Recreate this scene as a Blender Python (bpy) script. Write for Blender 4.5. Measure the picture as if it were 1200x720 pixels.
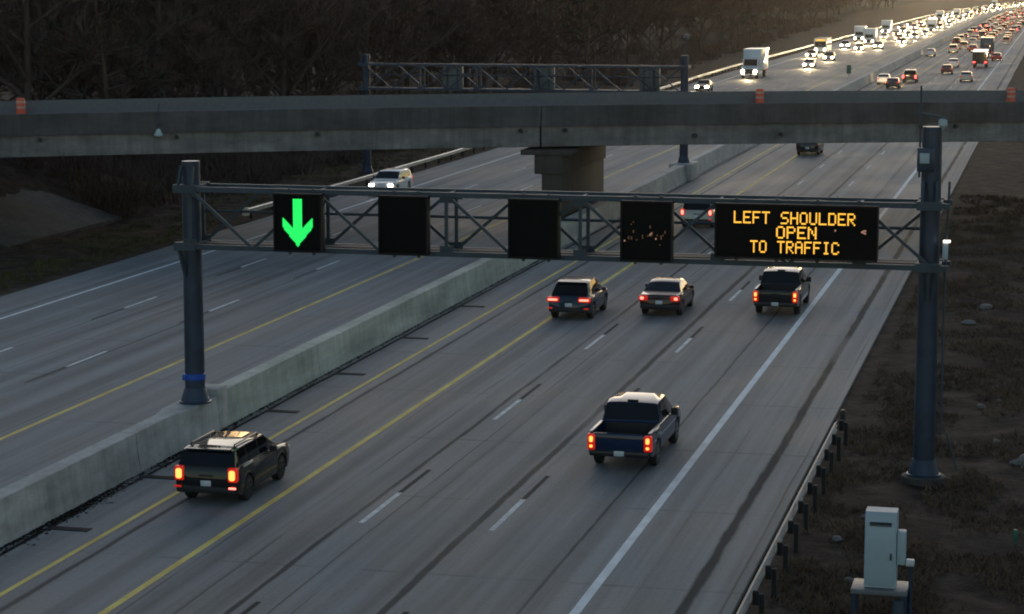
import bpy, bmesh, math, random
from math import radians, sin, cos, pi, sqrt
from mathutils import Vector, Matrix, noise

random.seed(11)
S = bpy.context.scene
for o in list(bpy.data.objects):
    bpy.data.objects.remove(o)
COL = S.collection

# ------------------------------------------------------------------ camera
CAM_H = 14.8
cd = bpy.data.cameras.new('camera')
cd.sensor_fit = 'HORIZONTAL'
cd.sensor_width = 36.0
cd.lens = 36.0 * 2650.0 / 1200.0
cd.clip_start = 0.5
cd.clip_end = 12000
cam = bpy.data.objects.new('camera', cd)
COL.objects.link(cam)
cam.location = (0, 0, CAM_H)
cam.rotation_euler = (radians(90 - 8.245), 0, radians(13.564))
S.camera = cam

# ------------------------------------------------------------------ world, sun, exposure
SUN_EL, SUN_AZ = 9.0, -10.0    # low sun, ahead of the camera and a little right of the road
W = bpy.data.worlds.new('World')
S.world = W
W.use_nodes = True
nt = W.node_tree
nt.nodes.clear()
sky = nt.nodes.new('ShaderNodeTexSky')
sky.sky_type = 'NISHITA'
sky.sun_disc = False
sky.sun_elevation = radians(SUN_EL)
sky.sun_rotation = radians(SUN_AZ)
sky.air_density = 1.0
sky.dust_density = 0.35
sky.ozone_density = 1.6
bg = nt.nodes.new('ShaderNodeBackground')
bg.inputs['Strength'].default_value = 0.05
wo = nt.nodes.new('ShaderNodeOutputWorld')
wb = nt.nodes.new('ShaderNodeMix')          # camera white balance for the dusk sky
wb.data_type = 'RGBA'
wb.blend_type = 'MULTIPLY'
wb.inputs[0].default_value = 1.0
wb.inputs[7].default_value = (1.05, 1.0, 0.93, 1)
nt.links.new(sky.outputs[0], wb.inputs[6])
nt.links.new(wb.outputs[2], bg.inputs[0])
nt.links.new(bg.outputs[0], wo.inputs[0])

sl = bpy.data.lights.new('sun', 'SUN')
sl.energy = 0.24
sl.angle = radians(52)
sl.color = (1.0, 0.86, 0.76)
sun = bpy.data.objects.new('sun', sl)
COL.objects.link(sun)
az, el = radians(SUN_AZ), radians(SUN_EL + 2)
sun.rotation_euler = Vector((-sin(az) * cos(el), -cos(az) * cos(el), -sin(el))).to_track_quat('-Z', 'Y').to_euler()

S.view_settings.view_transform = 'Standard'
S.view_settings.look = 'None'
S.view_settings.exposure = 1.68
S.view_settings.gamma = 1.0
S.view_settings.use_curve_mapping = False
S.render.engine = 'CYCLES'
S.cycles.use_denoising = True
S.cycles.filter_width = 1.9
S.cycles.sample_clamp_indirect = 3.0
S.cycles.max_bounces = 5
S.cycles.caustics_reflective = False
S.cycles.caustics_refractive = False


# ------------------------------------------------------------------ materials
def new_mat(name):
    m = bpy.data.materials.new(name)
    m.use_nodes = True
    n = m.node_tree
    b = n.nodes['Principled BSDF']
    return m, n, b


def mat(name, col, rough=0.6, metal=0.0, var=0.25, scale=4.0, bump=0.0, bscale=40.0, coat=0.0, spec=0.5, stretch=(1, 1, 1), stains=0.0):
    m, n, b = new_mat(name)
    geo = n.nodes.new('ShaderNodeTexCoord')
    mp = n.nodes.new('ShaderNodeMapping')
    mp.inputs['Scale'].default_value = stretch
    n.links.new(geo.outputs['Object'], mp.inputs[0])
    nz = n.nodes.new('ShaderNodeTexNoise')
    nz.inputs['Scale'].default_value = scale
    nz.inputs['Detail'].default_value = 6
    nz.inputs['Roughness'].default_value = 0.65
    n.links.new(mp.outputs[0], nz.inputs['Vector'])
    rp = n.nodes.new('ShaderNodeValToRGB')
    rp.color_ramp.elements[0].position = 0.3
    rp.color_ramp.elements[1].position = 0.7
    lo = [max(0, c * (1 - var)) for c in col]
    hi = [min(1, c * (1 + var)) for c in col]
    rp.color_ramp.elements[0].color = (*lo, 1)
    rp.color_ramp.elements[1].color = (*hi, 1)
    n.links.new(nz.outputs['Fac'], rp.inputs[0])
    out = rp.outputs[0]
    if stains:                       # run-down streaks and blotches of old concrete
        for sc3, scl, lo, hi in (((1.3, 1.3, 0.10), 1.6, 0.40, 0.62), ((1, 0.5, 1), 0.35, 0.42, 0.6)):
            m3 = n.nodes.new('ShaderNodeMapping')
            m3.inputs['Scale'].default_value = sc3
            n.links.new(geo.outputs['Object'], m3.inputs[0])
            z3 = n.nodes.new('ShaderNodeTexNoise')
            z3.inputs['Scale'].default_value = scl
            z3.inputs['Detail'].default_value = 7
            z3.inputs['Roughness'].default_value = 0.7
            n.links.new(m3.outputs[0], z3.inputs['Vector'])
            r3 = n.nodes.new('ShaderNodeMapRange')
            r3.inputs[1].default_value, r3.inputs[2].default_value = lo, hi
            r3.inputs[3].default_value, r3.inputs[4].default_value = 1 - stains, 1.0
            n.links.new(z3.outputs['Fac'], r3.inputs[0])
            x3 = n.nodes.new('ShaderNodeMix')
            x3.data_type = 'RGBA'
            x3.blend_type = 'MULTIPLY'
            x3.inputs[0].default_value = 1
            n.links.new(out, x3.inputs[6])
            n.links.new(r3.outputs[0], x3.inputs[7])
            out = x3.outputs[2]
    n.links.new(out, b.inputs['Base Color'])
    b.inputs['Roughness'].default_value = rough
    b.inputs['Metallic'].default_value = metal
    b.inputs['Coat Weight'].default_value = coat
    b.inputs['Coat Roughness'].default_value = 0.04
    b.inputs['Specular IOR Level'].default_value = spec
    if bump:
        n2 = n.nodes.new('ShaderNodeTexNoise')
        n2.inputs['Scale'].default_value = bscale
        n2.inputs['Detail'].default_value = 5
        n.links.new(mp.outputs[0], n2.inputs['Vector'])
        bp = n.nodes.new('ShaderNodeBump')
        bp.inputs['Strength'].default_value = 0.6
        bp.inputs['Distance'].default_value = bump
        n.links.new(n2.outputs['Fac'], bp.inputs['Height'])
        n.links.new(bp.outputs[0], b.inputs['Normal'])
    return m


def emit(name, col, strength, base=(0.05, 0.05, 0.05)):
    m, n, b = new_mat(name)
    b.inputs['Base Color'].default_value = (*base, 1)
    b.inputs['Emission Color'].default_value = (*col, 1)
    b.inputs['Emission Strength'].default_value = strength
    b.inputs['Roughness'].default_value = 0.3
    return m


def road_mat(name, base, seams, tracks, warm=(1, 1, 1), strip=None):
    """old concrete: patches, long streaks, wheel tracks, sealed cracks along the lanes, faint cross joints"""
    m, n, b = new_mat(name)
    N, L = n.nodes.new, n.links.new
    geo = N('ShaderNodeNewGeometry')
    sep = N('ShaderNodeSeparateXYZ')
    L(geo.outputs['Position'], sep.inputs[0])

    def noise_node(scale, stretch=(1, 1, 1), detail=6):
        mp = N('ShaderNodeMapping')
        mp.inputs['Scale'].default_value = stretch
        L(geo.outputs['Position'], mp.inputs[0])
        z = N('ShaderNodeTexNoise')
        z.inputs['Scale'].default_value = scale
        z.inputs['Detail'].default_value = detail
        z.inputs['Roughness'].default_value = 0.6
        L(mp.outputs[0], z.inputs['Vector'])
        return z.outputs['Fac']

    def mth(op, a, c, clamp=False):
        k = N('ShaderNodeMath')
        k.operation = op
        k.use_clamp = clamp
        for i, v in enumerate((a, c)):
            if v is None:
                continue
            if isinstance(v, (int, float)):
                k.inputs[i].default_value = v
            else:
                L(v, k.inputs[i])
        return k.outputs[0]

    def mrange(v, a0, a1, b0, b1):
        k = N('ShaderNodeMapRange')
        k.interpolation_type = 'SMOOTHSTEP'
        L(v, k.inputs[0])
        for i, q in enumerate((a0, a1, b0, b1)):
            k.inputs[1 + i].default_value = q
        return k.outputs[0]

    wob = mth('MULTIPLY', mth('SUBTRACT', noise_node(1.0, (0.02, 0.12, 1), 3), 0.5), 0.16)
    xw = mth('ADD', sep.outputs[0], wob)
    dark = None
    edge_n = noise_node(1.0, (3.0, 0.5, 1), 4)
    gaps = [noise_node(1.0, (0.4, 0.045, 1), 3), noise_node(1.0, (0.3, 0.09, 1), 2)]
    for i, (x0, w, s) in enumerate(seams):
        s = min(0.85, s * 1.35)
        d = mth('ABSOLUTE', mth('SUBTRACT', xw, x0), None)
        k = mrange(mth('ADD', d, mth('MULTIPLY', mth('SUBTRACT', edge_n, 0.5), w * 0.5)), w * 0.22, w * 0.55, s, 0.0)
        if s < 0.6:
            k = mth('MULTIPLY', k, mrange(gaps[i % 2], 0.42, 0.52, 0.25, 1.0))
        else:
            k = mth('MULTIPLY', k, mrange(gaps[i % 2], 0.3, 0.5, 0.6, 1.0))
        dark = k if dark is None else mth('MAXIMUM', dark, k)
    for x0, w, s in tracks:
        s *= 1.5
        d = mth('ABSOLUTE', mth('SUBTRACT', xw, x0), None)
        k = mth('MULTIPLY', mrange(d, 0.0, w, s, 0.0), mrange(gaps[0], 0.3, 0.6, 0.5, 1.0))
        dark = mth('MAXIMUM', dark, k)
    # faint cross joints
    fr = mth('FRACT', mth('DIVIDE', mth('ADD', sep.outputs[1], mth('MULTIPLY', wob, 0.3)), 8.2), None)
    jd = mth('ABSOLUTE', mth('SUBTRACT', fr, 0.5), None)
    dark = mth('MAXIMUM', dark, mth('MULTIPLY', mrange(jd, 0.006, 0.013, 0.28, 0.0), mrange(gaps[1], 0.4, 0.6, 0.2, 1.0)))
    patches = noise_node(0.16, (1, 0.35, 1), 5)
    streak = noise_node(1.0, (1.9, 0.03, 1), 5)
    grain = noise_node(9.0, (1, 1, 1), 4)
    val = mth('ADD', mrange(patches, 0.3, 0.7, 0.74, 1.24), mrange(streak, 0.3, 0.7, -0.2, 0.2))
    val = mth('ADD', val, mrange(grain, 0.3, 0.7, -0.08, 0.08))
    val = mth('MULTIPLY', val, mth('SUBTRACT', 1.0, dark))
    hue = N('ShaderNodeMix')
    hue.data_type = 'RGBA'
    hue.inputs[6].default_value = (*base, 1)
    hue.inputs[7].default_value = (*[base[i] * warm[i] for i in range(3)], 1)
    L(mrange(noise_node(0.07, (1, 0.3, 1), 2), 0.35, 0.65, 0, 1), hue.inputs[0])
    mul = N('ShaderNodeMix')
    mul.data_type = 'RGBA'
    mul.blend_type = 'MULTIPLY'
    mul.inputs[0].default_value = 1
    L(hue.outputs[2], mul.inputs[6])
    L(val, mul.inputs[7])
    L(mul.outputs[2], b.inputs['Base Color'])
    L(mrange(patches, 0.3, 0.7, 0.62, 0.80), b.inputs['Roughness'])
    L(mth('MULTIPLY', mth('SUBTRACT', 1.0, mth('MULTIPLY', dark, 1.15), True), 0.14), b.inputs['Specular IOR Level'])
    bp = N('ShaderNodeBump')
    bp.inputs['Strength'].default_value = 0.35
    bp.inputs['Distance'].default_value = 0.01
    L(noise_node(30, (1, 1, 1), 3), bp.inputs['Height'])
    L(bp.outputs[0], b.inputs['Normal'])
    return m


M = {}
M['road_out'] = road_mat('concrete_outbound', (0.232, 0.232, 0.231),
    [(-15.15, 0.30, 0.50), (-18.7, 0.2, 0.5), (-17.75, 0.07, 0.4), (-17.2, 0.07, 0.35), (-12.0, 0.13, 0.45),
     (-8.25, 0.36, 0.55), (-24.0, 0.22, 0.5), (-21.2, 0.1, 0.3), (-26.35, 0.2, 0.75), (-19.9, 0.1, 0.3), (-7.35, 0.08, 0.3), (-9.6, 0.06, 0.2)],
    [(-19.2, 0.6, 0.16), (-20.8, 0.6, 0.14), (-15.7, 0.6, 0.16), (-17.2, 0.5, 0.14), (-11.9, 0.6, 0.15), (-13.6, 0.6, 0.15), (-22.6, 0.7, 0.12)],
    warm=(1.05, 1.0, 0.96))
M['road_in'] = road_mat('concrete_inbound', (0.218, 0.226, 0.234),
    [(-36.75, 0.12, 0.4), (-40.9, 0.12, 0.35), (-33.6, 0.1, 0.3), (-38.9, 0.07, 0.3), (-45.6, 0.1, 0.35), (-28.3, 0.3, 0.4)],
    [(-34.3, 0.6, 0.16), (-35.9, 0.6, 0.16), (-38.1, 0.6, 0.16), (-39.8, 0.6, 0.15), (-42.2, 0.6, 0.14), (-43.9, 0.6, 0.14)],
    warm=(1.05, 1.0, 0.96))
M['white_paint'] = mat('white_paint', (0.9, 0.88, 0.85), 0.75, spec=0.15, var=0.22, scale=1.6, stretch=(1, 0.6, 1))
M['yellow_paint'] = mat('yellow_paint', (0.95, 0.61, 0.17), 0.75, spec=0.15, var=0.3, scale=1.2, stretch=(1, 0.5, 1))
M['dash_paint'] = mat('worn_white_paint', (0.72, 0.70, 0.67), 0.75, spec=0.15, var=0.3, scale=2.5)
M['black_paint'] = mat('black_contrast_paint', (0.035, 0.035, 0.037), 0.8, spec=0.1, var=0.4, scale=3)
M['soil'] = mat('dry_verge', (0.085, 0.066, 0.050), 0.95, var=0.65, scale=0.55, bump=0.12, bscale=2.5, spec=0.1)


def soil_mat():
    """dry verge soil and grass that turns to dark leaf litter inside the forest"""
    m, n, b = new_mat('dry_verge')
    N, L = n.nodes.new, n.links.new
    geo = N('ShaderNodeNewGeometry')
    def nz(sc, det=6):
        z = N('ShaderNodeTexNoise'); z.inputs['Scale'].default_value = sc; z.inputs['Detail'].default_value = det
        z.inputs['Roughness'].default_value = 0.7
        L(geo.outputs['Position'], z.inputs['Vector']); return z.outputs['Fac']
    def ramp(v, stops):
        r = N('ShaderNodeValToRGB')
        L(v, r.inputs[0])
        r.color_ramp.elements[0].position, r.color_ramp.elements[0].color = stops[0][0], (*stops[0][1], 1)
        r.color_ramp.elements[1].position, r.color_ramp.elements[1].color = stops[-1][0], (*stops[-1][1], 1)
        for p, c in stops[1:-1]:
            e = r.color_ramp.elements.new(p); e.color = (*c, 1)
        return r.outputs[0]
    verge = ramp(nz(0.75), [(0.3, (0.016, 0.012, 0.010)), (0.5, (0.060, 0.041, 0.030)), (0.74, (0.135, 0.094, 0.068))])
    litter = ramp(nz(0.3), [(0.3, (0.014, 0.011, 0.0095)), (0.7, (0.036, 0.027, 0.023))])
    sep = N('ShaderNodeSeparateXYZ'); L(geo.outputs['Position'], sep.inputs[0])
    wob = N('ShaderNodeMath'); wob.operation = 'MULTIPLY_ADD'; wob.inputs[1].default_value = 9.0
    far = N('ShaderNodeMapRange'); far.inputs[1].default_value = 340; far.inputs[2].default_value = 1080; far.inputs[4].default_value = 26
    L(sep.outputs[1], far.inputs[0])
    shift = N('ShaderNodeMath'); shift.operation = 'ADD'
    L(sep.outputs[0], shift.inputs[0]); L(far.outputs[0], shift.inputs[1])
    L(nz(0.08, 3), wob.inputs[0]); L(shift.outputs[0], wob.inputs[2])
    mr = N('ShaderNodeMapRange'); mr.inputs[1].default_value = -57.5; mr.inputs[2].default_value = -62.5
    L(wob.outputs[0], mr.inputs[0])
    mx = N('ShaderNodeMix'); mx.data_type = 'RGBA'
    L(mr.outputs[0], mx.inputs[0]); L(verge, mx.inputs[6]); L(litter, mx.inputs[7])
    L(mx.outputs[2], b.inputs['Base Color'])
    b.inputs['Roughness'].default_value = 0.95
    b.inputs['Specular IOR Level'].default_value = 0.1
    bp = N('ShaderNodeBump'); bp.inputs['Strength'].default_value = 0.8; bp.inputs['Distance'].default_value = 0.3
    L(nz(1.6), bp.inputs['Height']); L(bp.outputs[0], b.inputs['Normal'])
    return m


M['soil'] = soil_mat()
M['grass'] = mat('dead_grass', (0.145, 0.094, 0.06), 0.9, var=0.5, scale=0.4, spec=0.1)
M['barrier'] = mat('barrier_concrete', (0.52, 0.50, 0.475), 0.8, stains=0.2, var=0.28, scale=0.9, bump=0.01, bscale=14, stretch=(1, 0.5, 1.6))
M['greenish'] = mat('greenish_concrete', (0.51, 0.525, 0.45), 0.8, stains=0.2, var=0.3, scale=0.7, bump=0.01, bscale=14, stretch=(1, 0.3, 2))  # barrier concrete with a green-grey tone, for the segments past the near gantry
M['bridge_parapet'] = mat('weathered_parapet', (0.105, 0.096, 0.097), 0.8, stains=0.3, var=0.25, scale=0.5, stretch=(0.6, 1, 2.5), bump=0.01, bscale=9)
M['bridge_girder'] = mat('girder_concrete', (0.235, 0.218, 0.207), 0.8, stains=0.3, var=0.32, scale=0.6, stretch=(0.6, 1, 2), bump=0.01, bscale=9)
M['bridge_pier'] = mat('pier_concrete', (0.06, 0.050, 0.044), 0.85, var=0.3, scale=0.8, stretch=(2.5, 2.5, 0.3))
M['slope'] = mat('slope_paving', (0.10, 0.087, 0.078), 0.85, stains=0.45, var=0.2, scale=0.6)
M['steel'] = mat('painted_galvanised_steel', (0.036, 0.056, 0.073), 0.65, metal=0.0, var=0.25, scale=1.5)
M['steel_dark'] = mat('dark_blue_steel', (0.026, 0.042, 0.075), 0.45, metal=0.3, var=0.3, scale=1.2)
M['galv'] = mat('galvanised_rail', (0.45, 0.45, 0.44), 0.4, metal=0.6, var=0.25, scale=2)
M['wood_post'] = mat('dark_guardrail_post', (0.018, 0.017, 0.017), 0.85, var=0.4, scale=6)
M['sign_black'] = mat('sign_face_black', (0.004, 0.004, 0.0045), 0.7, var=0.2, scale=8, spec=0.12)
M['sign_case'] = mat('sign_case', (0.010, 0.010, 0.011), 0.6, var=0.2, scale=6, spec=0.2)
M['sign_grey'] = mat('sign_case_grey', (0.13, 0.14, 0.15), 0.5, var=0.2, scale=3)
M['green_led'] = emit('green_leds', (0.01, 1.0, 0.14), 0.34)
M['amber_led'] = emit('amber_leds', (1.0, 0.50, 0.045), 0.42)
M['dim_amber'] = emit('dim_amber_leds', (1.0, 0.45, 0.1), 0.022)
M['pink_led'] = emit('stray_leds', (1.0, 0.5, 0.35), 0.10)
M['cabinet'] = mat('cabinet_aluminium', (0.34, 0.42, 0.47), 0.5, metal=0.0, var=0.10, scale=1.6)
M['cabinet_dark'] = mat('cabinet_louver', (0.03, 0.04, 0.05), 0.6)
M['tyre'] = mat('rubber', (0.012, 0.012, 0.012), 0.85, var=0.3, scale=9)
M['rim'] = mat('alloy', (0.25, 0.25, 0.26), 0.35, metal=0.8)
M['rim_dark'] = mat('dark_alloy', (0.03, 0.03, 0.032), 0.35, metal=0.5)
M['trim'] = mat('black_plastic', (0.015, 0.015, 0.016), 0.6, var=0.3, scale=7)
M['chrome'] = mat('chrome', (0.6, 0.6, 0.6), 0.12, metal=1.0, var=0.1)
M['plate'] = mat('plate_white', (0.55, 0.57, 0.6), 0.4, var=0.25, scale=9)
M['lens_red'] = emit('red_lens', (1.0, 0.03, 0.01), 0.12, base=(0.2, 0.005, 0.004))
M['lamp_orange'] = emit('lit_lamp_orange', (1.0, 0.25, 0.05), 1.1)
M['lamp_pink'] = emit('lit_lamp_red', (1.0, 0.19, 0.13), 1.0)
M['tail_far'] = emit('tail_lamp', (1.0, 0.035, 0.03), 4.0)
M['head'] = emit('head_lamp', (1.0, 0.80, 0.48), 22.0)
M['head_far'] = emit('far_head_lamp', (1.0, 0.70, 0.34), 9.0)
M['head_dim'] = emit('far_head_lamp_dim', (1.0, 0.66, 0.30), 3.5)
M['head_white'] = emit('far_head_lamp_white', (1.0, 0.86, 0.66), 14.0)
M['head_cool'] = emit('head_lamp_cool', (1.0, 0.93, 0.82), 8.0)
M['amber_marker'] = emit('amber_marker_lamp', (1.0, 0.5, 0.05), 0.5)
M['work_lamp'] = emit('small_white_lamp', (1.0, 0.85, 0.72), 0.6)
M['bark'] = mat('bark', (0.085, 0.062, 0.054), 0.95, var=0.4, scale=3, stretch=(1, 1, 0.2), spec=0.1)
M['twig'] = mat('bare_twigs', (0.10, 0.068, 0.057), 0.95, var=0.4, scale=0.6, spec=0.1)
M['twig2'] = mat('dark_needles', (0.05, 0.045, 0.035), 0.95, var=0.4, scale=0.6, spec=0.1)
M['drum'] = mat('orange_plastic', (0.75, 0.10, 0.04), 0.5, var=0.1)
M['drum_white'] = mat('white_band', (0.62, 0.34, 0.25), 0.4, var=0.1)
M['stone'] = mat('pale_stone', (0.17, 0.152, 0.14), 0.85, var=0.3, scale=4, bump=0.02)
M['blue_band'] = mat('blue_tape', (0.01, 0.08, 0.42), 0.4, var=0.15)
M['grate'] = mat('iron_grate', (0.012, 0.012, 0.013), 0.8, var=0.3)


def glass_mat():
    m, n, b = new_mat('car_glass')
    b.inputs['Base Color'].default_value = (0.003, 0.005, 0.008, 1)
    b.inputs['Roughness'].default_value = 0.06
    b.inputs['Specular IOR Level'].default_value = 0.28
    return m


M['glass'] = glass_mat()
PAINTS = {}


def paint(name, col, metal=0.2, rough=0.5):
    if name not in PAINTS:
        PAINTS[name] = mat('paint_' + name, col, rough, metal, var=0.06, scale=2, coat=0.75, spec=0.06)
    return PAINTS[name]


# ------------------------------------------------------------------ mesh helpers
class MB:
    def __init__(self):
        self.v, self.f, self.s = [], [], []

    def poly(self, pts, smooth=False):
        b = len(self.v)
        self.v += [tuple(p) for p in pts]
        self.f.append(tuple(range(b, b + len(pts))))
        self.s.append(smooth)

    def grid(self, rows, smooth=True, close=False):
        b = len(self.v)
        nr, nc = len(rows), len(rows[0])
        for r in rows:
            self.v += [tuple(p) for p in r]
        for i in range(nr - 1):
            for j in range(nc if close else nc - 1):
                k = (j + 1) % nc
                self.f.append((b + i * nc + j, b + i * nc + k, b + (i + 1) * nc + k, b + (i + 1) * nc + j))
                self.s.append(smooth)
        return b

    def box(self, c, size, rot=None, bevel=0.0):
        sx, sy, sz = [d / 2 for d in size]
        if bevel:
            bm = bmesh.new()
            bmesh.ops.create_cube(bm, size=1)
            bmesh.ops.scale(bm, vec=size, verts=bm.verts)
            bmesh.ops.bevel(bm, geom=bm.edges[:], offset=bevel, segments=2, affect='EDGES', profile=0.5)
            b = len(self.v)
            bm.verts.index_update()
            for v in bm.verts:
                p = Vector(v.co)
                if rot:
                    p = rot @ p
                self.v.append(tuple(p + Vector(c)))
            for f in bm.faces:
                self.f.append(tuple(b + v.index for v in f.verts))
                self.s.append(True)
            bm.free()
            return
        b = len(self.v)
        for x, y, z in ((-1, -1, -1), (1, -1, -1), (1, 1, -1), (-1, 1, -1), (-1, -1, 1), (1, -1, 1), (1, 1, 1), (-1, 1, 1)):
            p = Vector((x * sx, y * sy, z * sz))
            if rot:
                p = rot @ p
            self.v.append(tuple(p + Vector(c)))
        for q in ((0, 3, 2, 1), (4, 5, 6, 7), (0, 1, 5, 4), (1, 2, 6, 5), (2, 3, 7, 6), (3, 0, 4, 7)):
            self.f.append(tuple(b + i for i in q))
            self.s.append(False)

    def tube(self, pts, rads, n=10, cap=True):
        pts = [Vector(p) for p in pts]
        if isinstance(rads, (int, float)):
            rads = [rads] * len(pts)
        rows = []
        for i, p in enumerate(pts):
            d = (pts[min(i + 1, len(pts) - 1)] - pts[max(i - 1, 0)]).normalized()
            up = Vector((0, 0, 1)) if abs(d.z) < 0.9 else Vector((1, 0, 0))
            a = d.cross(up).normalized()
            b2 = d.cross(a)
            rows.append([p + a * (cos(t) * rads[i]) + b2 * (sin(t) * rads[i]) for t in [2 * pi * k / n for k in range(n)]])
        self.grid(rows, True, True)
        if cap:
            self.poly(rows[0][::-1])
            self.poly(rows[-1])

    def bar(self, p0, p1, w, h):
        p0, p1 = Vector(p0), Vector(p1)
        d = p1 - p0
        rot = d.to_track_quat('X', 'Z').to_matrix()
        self.box((p0 + p1) / 2, (d.length, w, h), rot)

    def lathe(self, prof, axis='Z', c=(0, 0, 0), n=20):
        rows = []
        for r, h in prof:
            ring = []
            for k in range(n):
                t = 2 * pi * k / n
                if axis == 'Z':
                    ring.append((c[0] + r * cos(t), c[1] + r * sin(t), c[2] + h))
                else:
                    ring.append((c[0] + h, c[1] + r * cos(t), c[2] + r * sin(t)))
            rows.append(ring)
        self.grid(rows, True, True)
        self.poly(rows[0][::-1])
        self.poly(rows[-1])

    def prism(self, outline, x0, x1, axis='X'):
        """outline in the two other axes, extruded along axis"""
        def P(a, b, t):
            return (t, a, b) if axis == 'X' else ((a, t, b) if axis == 'Y' else (a, b, t))
        lo = [P(a, b, x0) for a, b in outline]
        hi = [P(a, b, x1) for a, b in outline]
        self.poly(lo[::-1])
        self.poly(hi)
        k = len(outline)
        for i in range(k):
            j = (i + 1) % k
            self.poly([lo[i], lo[j], hi[j], hi[i]])

    def build(self, name, material, parent=None, loc=None, sharp=38, fix=True):
        me = bpy.data.meshes.new(name)
        me.from_pydata(self.v, [], self.f)
        if fix:
            bm = bmesh.new()
            bm.from_mesh(me)
            bmesh.ops.remove_doubles(bm, verts=bm.verts, dist=1e-5)
            bmesh.ops.recalc_face_normals(bm, faces=bm.faces)
            bm.to_mesh(me)
            bm.free()
            me.polygons.foreach_set('use_smooth', [True] * len(me.polygons))
            me.set_sharp_from_angle(angle=radians(sharp))
        else:
            me.polygons.foreach_set('use_smooth', self.s)
        me.materials.append(material)
        o = bpy.data.objects.new(name, me)
        COL.objects.link(o)
        if parent:
            o.parent = parent
        if loc:
            o.location = loc
        return o


def tag(o, label, cat, group=None):
    o['label'] = label
    o['category'] = cat
    if group:
        o['group'] = group
    return o


def thing(name, label, cat, loc=(0, 0, 0), rz=0.0, group=None):
    o = bpy.data.objects.new(name, None)
    COL.objects.link(o)
    o.location = loc
    o.rotation_euler = (0, 0, rz)
    o.empty_display_size = 0.2
    return tag(o, label, cat, group)


def kind(o, k='structure'):
    o['kind'] = k
    return o


def smooth(a, b, x):
    t = min(1, max(0, (x - a) / (b - a)))
    return t * t * (3 - 2 * t)


# ------------------------------------------------------------------ plan of the road
def bend(Y):
    return 12.0 * ((Y - 800) / 500.0) ** 2 if Y > 800 else 0.0


def widen(Y):
    return -3.6 * smooth(180, 360, Y)


def ypts(y0, y1):
    ys, y = [], y0
    while y < y1:
        ys.append(y)
        y += 8 if y < 300 else (20 if y < 800 else 40)
    ys.append(y1)
    return ys


def strip(mb, x0, x1, y0, y1, z, fx=None):
    rows = []
    for y in ypts(y0, y1):
        d = bend(y) + (fx(y) if fx else 0)
        rows.append([(x0 + d, y, z), (x1 + d, y, z)])
    mb.grid(rows, False)


# bridge centre line (skewed across the road)
BK = 0.47
BDIR = Vector((1, BK, 0)).normalized()
BN = Vector((-BK, 1, 0)).normalized()       # away from the camera
BW = 12.7


def bline(X):
    return 141.0 + BK * (X + 2)


def bcoord(X, Y):
    """(along, across) of a ground point in the frame of the bridge's near edge"""
    v = Vector((X + 2, Y - 141.0, 0))
    return v.dot(BDIR), v.dot(BN)


def ground_z(X, Y):
    z = -0.10
    n1 = noise.noise((X * 0.11, Y * 0.07, 0.3)) * 0.5 + noise.noise((X * 0.4, Y * 0.3, 5)) * 0.24 + noise.noise((X * 1.1, Y * 0.8, 9)) * 0.14
    rx = X - bend(Y)
    rough = smooth(-6.5, -2.0, rx) + smooth(-51.5, -56, rx - widen(Y))
    z += n1 * rough * 0.7
    if X < -75:
        z += 0.02 * (-75 - X)
    a, c = bcoord(X, Y)
    c -= BW / 2
    side = max(0.0, 1 - max(0.0, abs(c) - BW / 2 - 1.0) / 14.0)
    up = 0
    if X < -56.5:
        up = min(1, (-56.5 - X) / 12.0)
    if X > 5:
        up = min(1, (X - 5) / 12.0)
    e = 5.9 * min(side * 1.0, up) if side > 0 else 0
    z += max(0, e)
    return z


def axis_pts(segs):
    out = []
    for a, b, st in segs:
        x = a
        while x < b - 1e-6:
            out.append(x)
            x += st
    out.append(segs[-1][1])
    return out


gx = axis_pts([(-1500, -300, 200), (-300, -110, 15), (-110, -48, 1.5), (-48, -8, 8), (-8, 12, 0.4), (12, 24, 1.5), (24, 120, 8), (120, 1200, 180)])
gy = axis_pts([(-60, 40, 20), (40, 110, 0.6), (110, 220, 1.5), (220, 500, 7), (500, 1500, 40), (1500, 4500, 500)])
g = MB()
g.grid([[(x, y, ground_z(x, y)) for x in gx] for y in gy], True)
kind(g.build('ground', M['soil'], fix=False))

# roads: two slabs with real edges
def slab(name, x0, x1, y0, y1, m, f0=None, f1=None):
    mb = MB()
    rows = []
    for y in ypts(y0, y1):
        d0 = bend(y) + (f0(y) if f0 else 0)
        d1 = bend(y) + (f1(y) if f1 else 0)
        n = 6
        rows.append([(x0 + d0, y, -0.3)] + [(x0 + d0 + (x1 + d1 - x0 - d0) * i / n, y, 0) for i in range(n + 1)] + [(x1 + d1, y, -0.3)])
    mb.grid(rows, False)
    return kind(mb.build(name, m, fix=False))


slab('outbound_road', -27.05, -7.1, -40, 2600, M['road_out'])
slab('inbound_road', -48.2, -27.1, -40, 2600, M['road_in'], f0=widen)

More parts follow.
